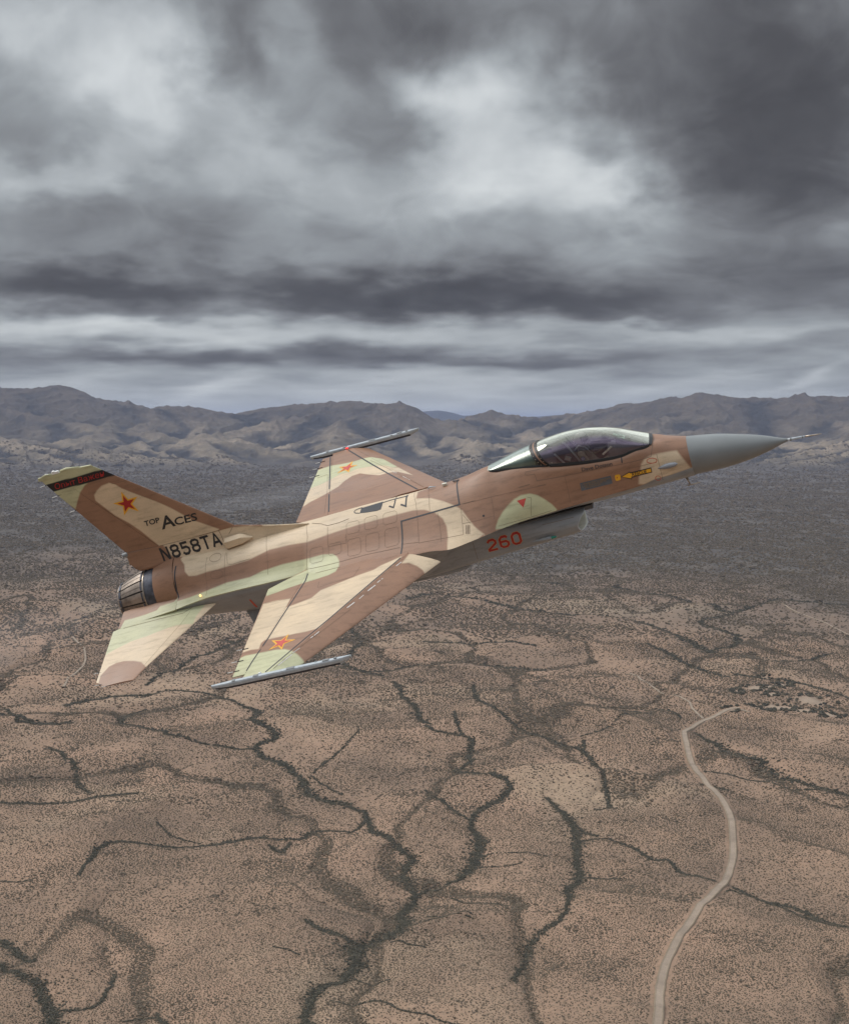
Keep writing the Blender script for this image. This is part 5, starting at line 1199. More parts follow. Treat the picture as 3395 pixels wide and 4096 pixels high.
# ================================================================ THE LAND
WASHES = [
 ([(-298,2322),(-280,2301),(-266,2250),(-271,2211),(-256,2164),(-234,2137),(-222,2094),(-246,2052),(-231,1995),(-201,1957),(-178,1899),(-159,1844),(-148,1792),(-125,1755),(-97,1737),(-74,1713)], 7.3, 1),
 ([(-74,1713),(-70,1679),(-83,1636),(-97,1631),(-114,1636),(-128,1636),(-139,1600),(-153,1590),(-189,1590),(-214,1570),(-238,1551),(-280,1541),(-333,1537),(-349,1514),(-352,1470),(-351,1412)], 4, 0.9),
 ([(-74,1713),(-59,1620),(-41,1580),(-27,1541),(-13,1512),(-20,1487),(-22,1445),(-12,1404),(-9,1374)], 6.6, 1),
 ([(-9,1374),(-21,1337),(-17,1303),(-24,1273),(-39,1245),(-56,1229),(-60,1203),(-61,1169),(-64,1148)], 12.5, 1),
 ([(-64,1148),(-81,1132),(-90,1114),(-91,1083),(-89,1038)], 7.9, 1),
 ([(-110,1283),(-97,1263),(-78,1245),(-58,1231)], 5.9, 0.8),
 ([(-460,2322),(-481,2270),(-476,2192),(-444,2164),(-405,2120),(-374,2068),(-348,2043),(-297,2035),(-242,2019)], 5.3, 0.9),
 ([(-151,1885),(-138,1942),(-119,2019),(-98,2102)], 2.6, 0.6),
 ([(-150,1871),(-129,1811),(-104,1767)], 2.6, 0.6),
 ([(-517,1702),(-475,1713),(-433,1725),(-403,1749),(-362,1761)], 5.9, 0.9),
 ([(-541,2019),(-504,1957),(-466,1871),(-447,1805),(-422,1767)], 4.6, 0.8),
 ([(-629,2164),(-590,2174),(-550,2183)], 9.2, 1),
 ([(-691,2311),(-642,2211),(-629,2164)], 5.3, 0.7),
 ([(-434,1424),(-411,1422),(-398,1428)], 2, 0.6),
 ([(-366,1197),(-347,1175),(-322,1153),(-307,1127),(-294,1097),(-281,1069),(-266,1042)], 7.9, 1),
 ([(-388,1270),(-365,1238),(-339,1191)], 9.2, 0.6),
 ([(-213,1102),(-201,1078),(-192,1064),(-187,1038)], 4, 1),
 ([(-238,1090),(-226,1097),(-212,1097)], 2, 0.8),
 ([(-265,1186),(-262,1148),(-267,1114),(-292,1112)], 3.3, 0.7),
 ([(-311,1620),(-287,1580),(-250,1556)], 2.6, 0.5),
 ([(-173,1570),(-159,1541),(-152,1580)], 5.9, 0.6),
 ([(-593,2322),(-579,2364),(-550,2398),(-480,2467)], 7.9, 0.9),
 ([(-496,2420),(-450,2491),(-353,2420),(-298,2322)], 5.3, 0.7),
 ([(-61,1153),(-44,1140),(-28,1135)], 1.7, 0.9),
 ([(-75,1102),(-56,1092),(-34,1083),(-19,1064),(0,1055)], 1.7, 0.9),
 ([(-30,1223),(-13,1214),(1,1203)], 1.7, 0.9),
 ([(-133,1220),(-119,1209),(-107,1197)], 1.3, 0.7),
 ([(-56,2515),(-37,2386),(-15,2290),(-7,2192),(8,2146)], 5.9, 0.9),
 ([(1,2129),(12,2095),(48,2078),(69,2053),(63,1989),(65,1943),(44,1907),(66,1865),(94,1839),(111,1812),(99,1768),(76,1732),(60,1686),(55,1643)], 5.9, 1),
 ([(55,1643),(62,1602),(58,1534),(51,1489),(37,1446)], 9.2, 1),
 ([(37,1446),(16,1426),(1,1410),(-14,1383)], 4.6, 1),
 ([(47,2231),(49,2138),(55,2078)], 4, 0.7),
 ([(88,2515),(86,2376),(100,2271),(126,2184),(156,2121),(181,2078),(202,2028),(222,1989),(231,1914),(235,1845),(232,1781),(226,1709)], 4.6, 0.9),
 ([(233,2053),(227,1989)], 5.3, 0.8),
 ([(206,1703),(235,1706)], 2.6, 0.8),
 ([(155,1768),(167,1709),(172,1664),(176,1622),(171,1562),(163,1498),(163,1455),(154,1414),(143,1383),(138,1332)], 6.6, 1),
 ([(138,1332),(129,1291),(111,1265),(96,1240),(87,1205),(79,1176),(75,1149)], 5.3, 0.8),
 ([(151,1434),(161,1438),(180,1428),(202,1426)], 4, 0.9),
 ([(173,1582),(199,1580),(223,1557),(234,1534),(246,1498),(262,1498),(267,1455),(284,1434),(299,1410)], 3, 1),
 ([(175,1664),(186,1612),(198,1596)], 4.6, 0.9),
 ([(308,1406),(321,1375),(332,1353),(352,1339),(360,1318),(369,1284),(386,1265)], 4, 1),
 ([(330,1346),(345,1328),(356,1301),(367,1275),(387,1252)], 2.6, 0.9),
 ([(313,1375),(303,1383),(281,1346)], 2, 0.8),
 ([(1,1793),(19,1744),(36,1698),(52,1667)], 4, 0.8),
 ([(406,2103),(422,2020),(433,1958),(460,1886),(479,1832),(502,1800),(540,1759)], 9.2, 0.75),
 ([(364,1845),(401,1839),(428,1819),(467,1787),(534,1760)], 3.3, 0.8),
 ([(291,2291),(318,2281),(351,2267)], 6.6, 1),
 ([(351,2291),(395,2271),(401,2193)], 4, 0.5),
 ([(363,1781),(383,1768)], 5.3, 0.8),
 ([(27,1383),(43,1353),(64,1343),(80,1328)], 1.7, 0.8),
 ([(1,1259),(23,1271),(45,1265)], 1.3, 0.8),
 ([(1,1298),(23,1291),(43,1271)], 1.3, 0.7),
 ([(60,1489),(83,1480),(105,1489)], 1.3, 0.6),
 ([(68,1543),(89,1538),(113,1534),(133,1515)], 1.3, 0.5),
 ([(0,1057),(12,1048),(30,1039),(52,1037)], 1.3, 0.8),
 ([(231,2069),(263,2095),(300,2156),(335,2212),(363,2241)], 2.6, 0.5),
 ([(366,3422),(421,3407),(482,3350),(528,3242),(555,3091),(574,2954),(580,2869),(600,2890),(642,2933),(675,3021),(687,3140),(662,3242),(652,3322),(721,3422),(798,3527)], 10.6, 0.6),
 ([(307,4190),(438,4104),(524,4063),(597,3943),(653,3759),(724,3590),(745,3496),(798,3527),(880,3656),(938,3724),(994,3623),(1081,3590)], 11.9, 0.5),
 ([(462,2933),(496,2849),(513,2732),(546,2624),(574,2607),(622,2573),(662,2508),(714,2360)], 7.3, 0.7),
 ([(675,2732),(746,2770),(827,2869)], 7.9, 0.7),
 ([(-1,2958),(113,2972),(234,2938)], 9.2, 0.8),
 ([(107,2698),(243,2698)], 7.9, 0.9),
 ([(-52,3705),(38,3758),(164,3652),(365,3411)], 13.2, 0.5),
 ([(-439,3085),(-358,2944),(-258,2756),(-101,2642),(-10,2726)], 5.9, 0.7),
 ([(-686,2269),(-612,2173),(-561,2180)], 6.6, 0.8),
 ([(-498,2513),(-459,2816),(-396,3085)], 6.6, 0.6),
 ([(-201,3411),(-136,3013),(-147,2816),(-161,2726),(-72,2579)], 6.6, 0.8),
]
ROAD = [(169, 1010), (174, 1038), (182, 1075), (191, 1124), (204, 1176), (218, 1216), (237, 1259), (260, 1311), (285, 1368), (308, 1422), (329, 1489), (345, 1562), (359, 1643), (364, 1709), (360, 1781), (360, 1859), (366, 1943), (378, 2036), (390, 2095), (413, 2138), (446, 2193), (485, 2251), (506, 2255)]
TRACKS = [[(435, 2189), (434, 2271), (436, 2322), (421, 2376)], [(412, 2410), (408, 2432), (392, 2524), (391, 2590), (385, 2633)], [(494, 2253), (507, 2240), (516, 2225)], [(-770, 3085), (-679, 2816), (-651, 2642), (-628, 2442)], [(896, 3656), (912, 3496), (934, 3322), (947, 3140)]]
CLEARINGS = [(494, 2253, 9, 12), (616, 2573, 12, 16), (639, 2493, 12, 19), (578, 2447, 19, 19), (593, 2388, 12, 13), (646, 2346, 24, 30), (580, 2292, 32, 17), (543, 2266, 16, 12), (611, 2266, 24, 16), (538, 2417, 7, 18), (644, 2227, 15, 12), (606, 2462, 14, 14)]
SKYLINE = [(-17.687, 1.271), (-16.609, 1.409), (-16.068, 1.357), (-15.522, 1.342), (-14.421, 1.5), (-13.869, 1.39), (-13.316, 1.145), (-12.853, 0.919), (-12.666, 0.958), (-12.198, 0.883), (-11.785, 0.884), (-11.071, 0.617), (-10.502, 0.657), (-9.74, 0.697), (-8.975, 0.621), (-7.823, 0.39), (-7.437, 0.41), (-6.661, 0.586), (-5.3, 0.743), (-4.519, 0.803), (-3.346, 0.902), (-2.562, 0.863), (-1.876, 0.785), (-1.385, 0.824), (-0.796, 0.825), (-0.403, 0.629), (0.187, 0.315), (0.58, 0.119), (1.366, 0.158), (2.543, 0.491), (2.74, 0.511), (3.132, 0.393), (3.72, 0.314), (4.698, 0.236), (5.477, 0.353), (6.449, 0.43), (7.416, 0.643), (7.993, 0.817), (8.378, 0.777), (9.145, 0.892), (9.717, 1.064), (10.288, 1.023), (10.856, 1.214), (11.801, 1.114), (12.553, 0.996), (13.299, 1.012), (14.041, 0.971), (14.501, 1.064), (14.775, 1.214), (15.052, 1.08), (16.616, 1.015), (17.673, 1.047)]
FAR_SKYLINE = [(-1.779, 0.158), (-0.599, 0.394), (-0.01, 0.511), (0.58, 0.55), (0.973, 0.492), (1.562, 0.335), (2.348, 0.374), (3.133, 0.236), (4.112, 0.197), (4.502, 0.295), (5.477, 0.372), (6.061, 0.333), (7.226, 0.157)]

def hash2(ix, iy, seed):
    h = (ix.astype(np.int64) * 374761393 + iy.astype(np.int64) * 668265263 + seed * 1442695041) & 0xffffffff
    h = ((h ^ (h >> 13)) * 1274126177) & 0xffffffff; h = h ^ (h >> 16)
    return (h & 0xffffff) / float(0xffffff)
def vnoise(x, y, seed=0):
    ix = np.floor(x); iy = np.floor(y); fx_ = x - ix; fy_ = y - iy; u = fx_**3 * (fx_ * (fx_ * 6 - 15) + 10); v_ = fy_**3 * (fy_ * (fy_ * 6 - 15) + 10)
    def g(a, b):
        an = hash2(a, b, seed) * 2 * np.pi; return np.cos(an) * (x - a) + np.sin(an) * (y - b)
    a = g(ix, iy); b = g(ix + 1, iy); c = g(ix, iy + 1); d = g(ix + 1, iy + 1)
    return ((a * (1 - u) + b * u) * (1 - v_) + (c * (1 - u) + d * u) * v_) * 1.5
def fbm(x, y, oct=5, seed=0, gain=.5):
    s = 0; a = 1.0; t = 0
    for i in range(oct): s = s + a * vnoise(x, y, seed + i * 17); t += a; a *= gain; x, y = x * 2.03 + 11.3, y * 2.03 - 7.1
    return s / t
def ridged(x, y, oct=5, seed=0, gain=.5):
    s = 0; a = 1.0; t = 0; prev = 1.0
    for i in range(oct):
        n = 1 - np.abs(vnoise(x, y, seed + i * 31)) * 2; n = np.clip(n, 0, 1) ** 1.6
        s = s + a * n * (.35 + .65 * prev); prev = n; t += a; a *= gain; x, y = x * 2.07 + 5.3, y * 2.07 + 9.1
    return s / t
def pw(tbl, az, seed, base, amp):
    t = np.array(tbl); v_ = np.interp(az, t[:, 0], t[:, 1]); out = (az < t[0, 0]) | (az > t[-1, 0])
    k = np.clip(np.maximum(t[0, 0] - az, az - t[-1, 0]) / 6, 0, 1)
    return v_ * (1 - k) + (base + amp * fbm(az * .16, az * 0 + 3.3, 4, seed)) * k
def smooth01(x): x = np.clip(x, 0, 1); return x * x * (3 - 2 * x)
# the range is built as a network of ridges: a crest, long spurs running down to the plain and short side spurs;
# ground falls away from every ridge line at a steady slope, which leaves V-shaped draws between them
GX0, GX1, GY0, GY1, GS = -9600., 9600., 9000., 23500., 30.
def ridge_grid():
    r = np.random.default_rng(5); nx_, ny_ = int((GX1 - GX0) / GS) + 1, int((GY1 - GY0) / GS) + 1; H = np.zeros((nx_, ny_))
    xs_, ys_ = GX0 + np.arange(nx_) * GS, GY0 + np.arange(ny_) * GS
    def put(a, ha, b_, hb, k):
        R_ = max(ha, hb) / k; i0, i1 = np.searchsorted(xs_, [min(a[0], b_[0]) - R_, max(a[0], b_[0]) + R_]); j0, j1 = np.searchsorted(ys_, [min(a[1], b_[1]) - R_, max(a[1], b_[1]) + R_])
        if i1 <= i0 or j1 <= j0: return
        X_, Y_ = np.meshgrid(xs_[i0:i1], ys_[j0:j1], indexing='ij'); ex, ey = b_[0] - a[0], b_[1] - a[1]; L = ex * ex + ey * ey + 1e-9
        t = np.clip(((X_ - a[0]) * ex + (Y_ - a[1]) * ey) / L, 0, 1); d = np.hypot(X_ - a[0] - t * ex, Y_ - a[1] - t * ey)
        v_ = ha + (hb - ha) * t - k * d * (1 - .25 * np.clip(d / 500, 0, 1)); H[i0:i1, j0:j1] = np.maximum(H[i0:i1, j0:j1], v_)
    def line(p, ang, L, h0, h1, step, k, depth):
        pts = [(p, h0)]; n = max(2, int(L / step)); h = h0
        for i in range(n):
            ang += r.normal(0, .20); q = (pts[-1][0][0] + math.sin(ang) * L / n, pts[-1][0][1] + math.cos(ang) * L / n); f_ = (i + 1) / n
            hh = h0 + (h1 - h0) * f_ ** .85 + r.normal(0, 1) * h0 * .02 * (f_ < 1); put(pts[-1][0], pts[-1][1], q, max(hh, 0), k); pts.append((q, max(hh, 0)))
            if depth > 0:
                for s_ in (-1, 1):
                    if r.uniform() < .85:
                        Ls = L * r.uniform(.10, .24) if depth == 2 else L * r.uniform(.25, .5); hh2 = pts[-1][1] * .97
                        if hh2 > 25: line(q, ang + s_ * r.uniform(.65, 1.15), min(Ls, 1300), hh2, max(hh2 - Ls * r.uniform(.28, .5), 0), max(120, Ls / 4), k * 1.12, depth - 1)
    az = np.radians(np.arange(-25, 25.01, .12)); Dc = 18800 + 1300 * fbm(np.degrees(az) * .12, az * 0 + .7, 3, 9); P = np.stack([Dc * np.sin(az), Dc * np.cos(az)], 1)
    hc = CAM_H + 8 - 42 + Dc * np.tan(np.radians(pw(SKYLINE, np.degrees(az), 5, .9, .7) + .03 * fbm(np.degrees(az) * 3, az * 0, 3, 12)))
    for i in range(len(az) - 1): put(P[i], hc[i], P[i + 1], hc[i + 1], .42)
    az = np.radians(np.arange(-25, 25.01, 1.35)); Dc = 18800 + 1300 * fbm(np.degrees(az) * .12, az * 0 + .7, 3, 9); P = np.stack([Dc * np.sin(az), Dc * np.cos(az)], 1); hc = CAM_H - 34 + Dc * np.tan(np.radians(pw(SKYLINE, np.degrees(az), 5, .9, .7)))
    for i in range(len(az)):
        back = math.atan2(-P[i][0], -P[i][1]); line(tuple(P[i]), back + r.normal(0, .38), r.uniform(3200, 6200), hc[i] * r.uniform(.84, .95), r.uniform(0, 60), 420, .46, 2)
        line(tuple(P[i]), back + math.pi + r.normal(0, .4), 3000, hc[i] * .9, 0, 600, .46, 1)
    # a lower front rank of hills at the left and the right
    for a_ in list(np.arange(-21, -7, 1.1)) + list(np.arange(9, 21, 1.5)) + [-3, 2.5]:
        a_ = math.radians(a_ + r.uniform(-.4, .4)); D0 = r.uniform(14800, 16200); p0 = (D0 * math.sin(a_), D0 * math.cos(a_)); h_ = r.uniform(190, 330)
        line(p0, math.atan2(-p0[0], -p0[1]) + r.normal(0, .6), r.uniform(1400, 2600), h_, 0, 300, .42, 2); line(p0, r.uniform(0, 6.28), 1100, h_, h_ * .4, 300, .42, 1)
    for _ in range(2):                        # weathering rounds the edges a little
        Q = np.pad(H, 1, 'edge'); H[:] = (Q[1:-1, 1:-1] * 4 + Q[:-2, 1:-1] + Q[2:, 1:-1] + Q[1:-1, :-2] + Q[1:-1, 2:]) / 8
    # how far each spot stands above or below its surroundings: ridges coloured pale as if sunlit, brushy draws dark as if shaded
    B_ = H.copy()
    for _ in range(60):
        Q = np.pad(B_, 1, 'edge'); B_ = (Q[:-2, 1:-1] + Q[2:, 1:-1] + Q[1:-1, :-2] + Q[1:-1, 2:]) / 4
    return H, np.clip(.5 + (H - B_) / 60, 0, 1)
RIDGE, RCURV = ridge_grid()
def sample_grid(G, x, y):
    fx_ = np.clip((x - GX0) / GS, 0, G.shape[0] - 1.001); fy_ = np.clip((y - GY0) / GS, 0, G.shape[1] - 1.001); i = fx_.astype(int); j = fy_.astype(int); u = fx_ - i; v_ = fy_ - j
    w = np.clip(np.minimum(np.minimum(x - GX0, GX1 - x), np.minimum(y - GY0, GY1 - y)) / 600, 0, 1)
    return (G[i, j] * (1 - u) * (1 - v_) + G[i + 1, j] * u * (1 - v_) + G[i, j + 1] * (1 - u) * v_ + G[i + 1, j + 1] * u * v_) * w
def mountain_raw(x, y):
    global SPUR
    D = np.hypot(x, y); az = np.degrees(np.arctan2(x, y)); out_ = smooth01((np.abs(az) - 20) / 3.0)
    wx = x + 90 * fbm(x / 420, y / 420, 3, 40); wy = y + 90 * fbm(x / 420 + 9, y / 420, 3, 50)
    h = sample_grid(RIDGE, wx, wy); SPUR = sample_grid(RCURV, wx, wy)
    h = h + np.clip(h / 120, 0, 1) * ((ridged(wx / 300, wy / 360, 4, 80, .55) - .5) * 46 + 18 * fbm(x / 130, y / 130, 3, 81))
    fan = 42 * smooth01((D - 11500) / 5000)
    s = (D - 13500) / 5500; side = 800 * np.where(s < 1, np.clip(s, 0, 1), 1 - smooth01(s - 1)) * (.4 + .6 * ridged(x / 2500, y / 2500, 4, 60))
    h = np.where(out_ > 0, h * (1 - out_) + side * out_, h)
    return np.where(D > 9500, np.maximum(h + fan, 0), 0), D, az
def mountain(x, y):
    global KAZ
    if KAZ is None:
        # how much each bearing must be raised for the crest line to follow the range's outline
        a = np.arange(-21, 21.01, .05); Dg = np.arange(15500, 24500, 45.0); A_, G_ = np.meshgrid(np.radians(a), Dg, indexing='ij')
        h0, D, az = mountain_raw((G_ * np.sin(A_)).ravel(), (G_ * np.cos(A_)).ravel()); h0 = h0.reshape(A_.shape); el = np.radians(pw(SKYLINE, a, 5, .9, .7) + .09 * fbm(a * 1.6, a * 0, 4, 12) + .03 * fbm(a * 7, a * 0, 3, 13)); k = np.ones(len(a))
        for _ in range(8):
            tan_ = (h0 * k[:, None] - 8 - CAM_H) / G_; j = tan_.argmax(1); Ds = Dg[j]; k = (CAM_H + 8 + Ds * np.tan(el)) / np.maximum(h0[np.arange(len(a)), j], 50)
        KAZ = (a, np.clip(np.convolve(np.pad(k, 8, 'edge'), np.hanning(19)[1:-1] / np.hanning(19).sum(), 'valid'), .85, 1.2))
    h, D, az = mountain_raw(x, y); k = np.interp(az, *KAZ); w = smooth01((D - 12500) / 4500); h = h * (1 + (k - 1) * w)
    el2 = pw(FAR_SKYLINE, az, 15, .2, .3); D2 = 44000.
    H2 = CAM_H + D2 * np.tan(np.radians(el2)); far_ = H2 * np.clip(1 - np.abs(D - D2) / 7000, 0, 1)
    return np.maximum(h, far_)
KAZ = None
def seg_dist(x, y, pts):
    d = np.full(x.shape, 1e9)
    for a, b in zip(pts[:-1], pts[1:]):
        ex, ey = b[0] - a[0], b[1] - a[1]; L = ex * ex + ey * ey + 1e-9
        t = np.clip(((x - a[0]) * ex + (y - a[1]) * ey) / L, 0, 1); d = np.minimum(d, np.hypot(x - a[0] - t * ex, y - a[1] - t * ey))
    return d
def refine(pts, amp, seed, n=4):
    """adds natural wandering between traced points"""
    P = crom(np.array(pts, float), n) if len(pts) > 2 else np.array([np.array(pts[0]) + (np.array(pts[1]) - np.array(pts[0])) * t for t in np.linspace(0, 1, 7)])
    s = np.r_[0, np.cumsum(np.hypot(*np.diff(P, axis=0).T))]; T = np.gradient(P, axis=0); T /= np.linalg.norm(T, axis=1)[:, None] + 1e-9
    off = amp * fbm(s / (amp * 3.2 + 1), s * 0 + seed, 3, seed); return P + np.stack([-T[:, 1], T[:, 0]], 1) * off[:, None]
WL = [(refine(p, w * .9, i + 1), w, d) for i, (p, w, d) in enumerate(WASHES)]
def wash_field(x, y):
    """vegetation weight of the washes and their incision depth at points x, y"""
    veg = np.zeros(x.shape); cut = np.zeros(x.shape); nz = None
    for P, w, d in WL:
        R_ = w * 3.5 + 30; lo, hi = P.min(0) - R_, P.max(0) + R_
        k = np.where((x > lo[0]) & (x < hi[0]) & (y > lo[1]) & (y < hi[1]))[0]
        if not len(k): continue
        q = seg_dist(x[k], y[k], P); ww = w * (1 + .6 * fbm(x[k] / 30, y[k] / 30, 3, 7))
        veg[k] = np.maximum(veg[k], d * np.clip(1.35 - q / np.maximum(ww, 1), 0, 1)); cut[k] = np.maximum(cut[k], min(w * .35, 6) * np.exp(-(q / (w * 1.1 + 5)) ** 2) + min(w * .22, 4) * np.exp(-(q / (w * 2.6 + 22)) ** 2))
    return veg, cut
def drainage(x, y):
    """fine branching rills: 1 on the thread of a gully, falling away from it"""
    wx = x + 70 * fbm(x / 240, y / 240, 3, 201); wy = y + 70 * fbm(x / 240 + 5, y / 240, 3, 202)
    a = 1 - np.abs(vnoise(wx / 250, wy / 900, 203)) * 7; b_ = 1 - np.abs(vnoise(wx / 95 + 3, wy / 330, 204)) * 4.5
    return np.clip(a, 0, 1), np.clip(b_, 0, 1) * np.clip(1.2 - np.abs(vnoise(wx / 250, wy / 900, 203)) * 2.2, 0, 1)
def hterrain(x, y, full=False):
    x = np.asarray(x, float); y = np.asarray(y, float); D = np.hypot(x, y)
    near = np.where(D < 12000)[0]; veg = np.zeros(x.shape); cut = np.zeros(x.shape)
    veg[near], cut[near] = wash_field(x[near], y[near]); 
    da, db = drainage(x, y); fd = np.clip(2600 / (D + 1), .25, 1); h = 19 * fbm(x / 700, y / 700, 4, 2) + fd * (17.0 * (ridged(x / 330, y / 420, 4, 3, .45) - .5) - 5.0 * da ** 1.5 - 2.6 * db ** 1.5)
    k = np.where(D > 9500)[0]
    mm_ = np.zeros(x.shape); mm_[k] = mountain(x[k], y[k]); h = h * np.clip(1 - mm_ / 60, 0, 1)
    h = h - cut + mm_ - 8; veg = np.maximum(veg, .55 * np.clip(da * 3 - 2.0, 0, 1) + .25 * np.clip(db * 3 - 2, 0, 1))
    spv = np.zeros(x.shape); spv[k] = SPUR if len(k) == len(SPUR) else 0; hterrain.spur = spv
    return (h, veg, mm_) if full else h
rings = np.concatenate([[3, 120, 300, 500, 620], np.exp(np.linspace(np.log(700), np.log(4000), 620)), np.exp(np.linspace(np.log(4000), np.log(11500), 230))[1:], np.linspace(11500, 22500, 430)[1:], np.linspace(22500, 60000, 60)[1:], [75000, 100000]])
azs = np.concatenate([np.arange(-20, 20.001, .034), np.linspace(20, 340, 110)[1:-1]])
RR, AA = np.meshgrid(rings, np.radians(azs), indexing='ij'); gx = (RR * np.sin(AA)).ravel(); gy = (RR * np.cos(AA)).ravel()
gh, gveg, gm = hterrain(gx, gy, True); gsp = hterrain.spur
n_, m_ = RR.shape
F = gridF(n_, m_, cv=True); F = np.vstack([F])
ground = mesh('ground', np.stack([gx, gy, gh], 1), F, [], None); tag(ground, kind='structure')
D_ = np.hypot(gx, gy)
at = ground.data.attributes.new('veg', 'FLOAT', 'POINT'); at.data.foreach_set('value', gveg.astype(np.float32))
# broad vegetation zones: sparse sandy foreground, dense scrub on the plain beyond, its colour darkened to include cloud shadow
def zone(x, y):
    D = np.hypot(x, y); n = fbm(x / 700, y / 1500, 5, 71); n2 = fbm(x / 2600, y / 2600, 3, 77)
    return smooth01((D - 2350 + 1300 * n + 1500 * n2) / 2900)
at = ground.data.attributes.new('spur', 'FLOAT', 'POINT'); at.data.foreach_set('value', gsp.astype(np.float32))
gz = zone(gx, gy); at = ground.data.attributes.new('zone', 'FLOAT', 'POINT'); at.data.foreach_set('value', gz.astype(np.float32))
at = ground.data.attributes.new('mount', 'FLOAT', 'POINT'); at.data.foreach_set('value', smooth01((gm - 30) / 90).astype(np.float32))
def clearing(x, y):
    c = np.zeros(np.shape(x))
    for (cx, cy, a, b) in CLEARINGS:
        c = np.maximum(c, np.clip(1.35 - np.hypot((x - cx) / a, (y - cy) / b) * (1 + .5 * vnoise(x / 9, y / 14, 4)), 0, 1))
    return c
gc = np.zeros(len(gx)); k = (gx > 300) & (gx < 2000) & (gy > 1500) & (gy < 4200); gc[k] = clearing(gx[k], gy[k])
at = ground.data.attributes.new('bare', 'FLOAT', 'POINT'); at.data.foreach_set('value', gc.astype(np.float32))

m, t, b = new_mat('desert_soil')
def attr(n): return t.n('ShaderNodeAttribute', {'attribute_name': n}).outputs['Fac']
tc_ = t.n('ShaderNodeTexCoord').outputs['Object']
def nz(scale, detail=5., rough=.6, dist=0.): return t.n('ShaderNodeTexNoise', Vector=tc_, Scale=scale, Detail=detail, Roughness=rough, Distortion=dist).outputs['Fac']
soil = t.ramp(nz(.0045, 7, .62), [(.30, (.19, .132, .097)), (.5, (.262, .177, .124)), (.70, (.33, .216, .150))])
soil = t.mix(t.ramp(nz(.0016, 6), [(.52, (0, 0, 0)), (.70, (.7,) * 3)]), soil, (.38, .29, .20))
soil = t.mix(.5, soil, t.ramp(nz(.12, 4), [(.3, (.72,) * 3), (.7, (1.2,) * 3)]), 'MULTIPLY')
vor = t.n('ShaderNodeTexVoronoi', Vector=tc_, Scale=.22, Randomness=1.0)
spots = t.ramp(vor.outputs['Distance'], [(.20, (1,) * 3), (.42, (0,) * 3)])
soil = t.mix(t.math('MULTIPLY', spots, .38), soil, (.085, .080, .055))
scrub = t.ramp(nz(.006, 8, .68), [(.34, (.046, .047, .047)), (.5, (.072, .070, .066)), (.66, (.120, .108, .092))])  # tones lowered to include cloud shadow and the shade between shrubs
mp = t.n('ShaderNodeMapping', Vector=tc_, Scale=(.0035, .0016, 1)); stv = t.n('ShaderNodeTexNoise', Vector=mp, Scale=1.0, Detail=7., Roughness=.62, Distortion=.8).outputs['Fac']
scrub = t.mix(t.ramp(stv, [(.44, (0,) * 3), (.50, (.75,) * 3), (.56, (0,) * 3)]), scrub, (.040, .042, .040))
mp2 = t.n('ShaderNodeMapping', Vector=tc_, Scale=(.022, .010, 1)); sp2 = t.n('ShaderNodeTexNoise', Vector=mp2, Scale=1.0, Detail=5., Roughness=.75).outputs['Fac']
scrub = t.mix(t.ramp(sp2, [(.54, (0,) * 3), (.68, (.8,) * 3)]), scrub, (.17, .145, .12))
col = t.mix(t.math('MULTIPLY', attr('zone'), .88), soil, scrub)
col = t.mix(t.math('MULTIPLY', attr('veg'), .48, clamp=True), col, (.050, .047, .036))
col = t.mix(t.math('MULTIPLY', attr('bare'), .6), col, (.33, .27, .21))
# mountains: grass on spurs, brush in draws and higher up, sunlit and shaded contrast painted in
sepn = t.n('ShaderNodeSeparateXYZ', Vector=tc_); hz = sepn.outputs[2]
grass = t.ramp(nz(.0011, 7, .62), [(.34, (.125, .104, .078)), (.5, (.205, .166, .120)), (.66, (.31, .245, .175))])
brush = t.ramp(nz(.004, 7, .7), [(.3, (.050, .042, .040)), (.7, (.105, .084, .068))])
sv = t.ramp(attr('spur'), [(.30, (0,) * 3), (.62, (1,) * 3)])
hi_ = t.math('ADD', t.math('DIVIDE', hz, 560.0), t.math('MULTIPLY', t.math('SUBTRACT', nz(.0018, 6), .5), 1.4))
mcol = t.mix(t.ramp(hi_, [(.35, (.05,) * 3), (1.0, (.85,) * 3)]), grass, brush)
mcol = t.mix(t.math('MULTIPLY', t.math('SUBTRACT', 1.0, sv), .95), mcol, (.030, .029, .030))  # shade of the draws put into the colour
mcol = t.mix(t.ramp(nz(.02, 5, .8), [(.45, (0,) * 3), (.7, (.55,) * 3)]), mcol, (.045, .045, .042))
col = t.mix(attr('mount'), col, mcol)
t.set(b, 'Base Color', col); b.inputs['Roughness'].default_value = .95; b.inputs['Specular IOR Level'].default_value = .1
bp = t.n('ShaderNodeBump', Strength=.8, Distance=1.2, Height=nz(.10, 6, .7)); t.set(b, 'Normal', bp)
ground.data.materials.append(m)

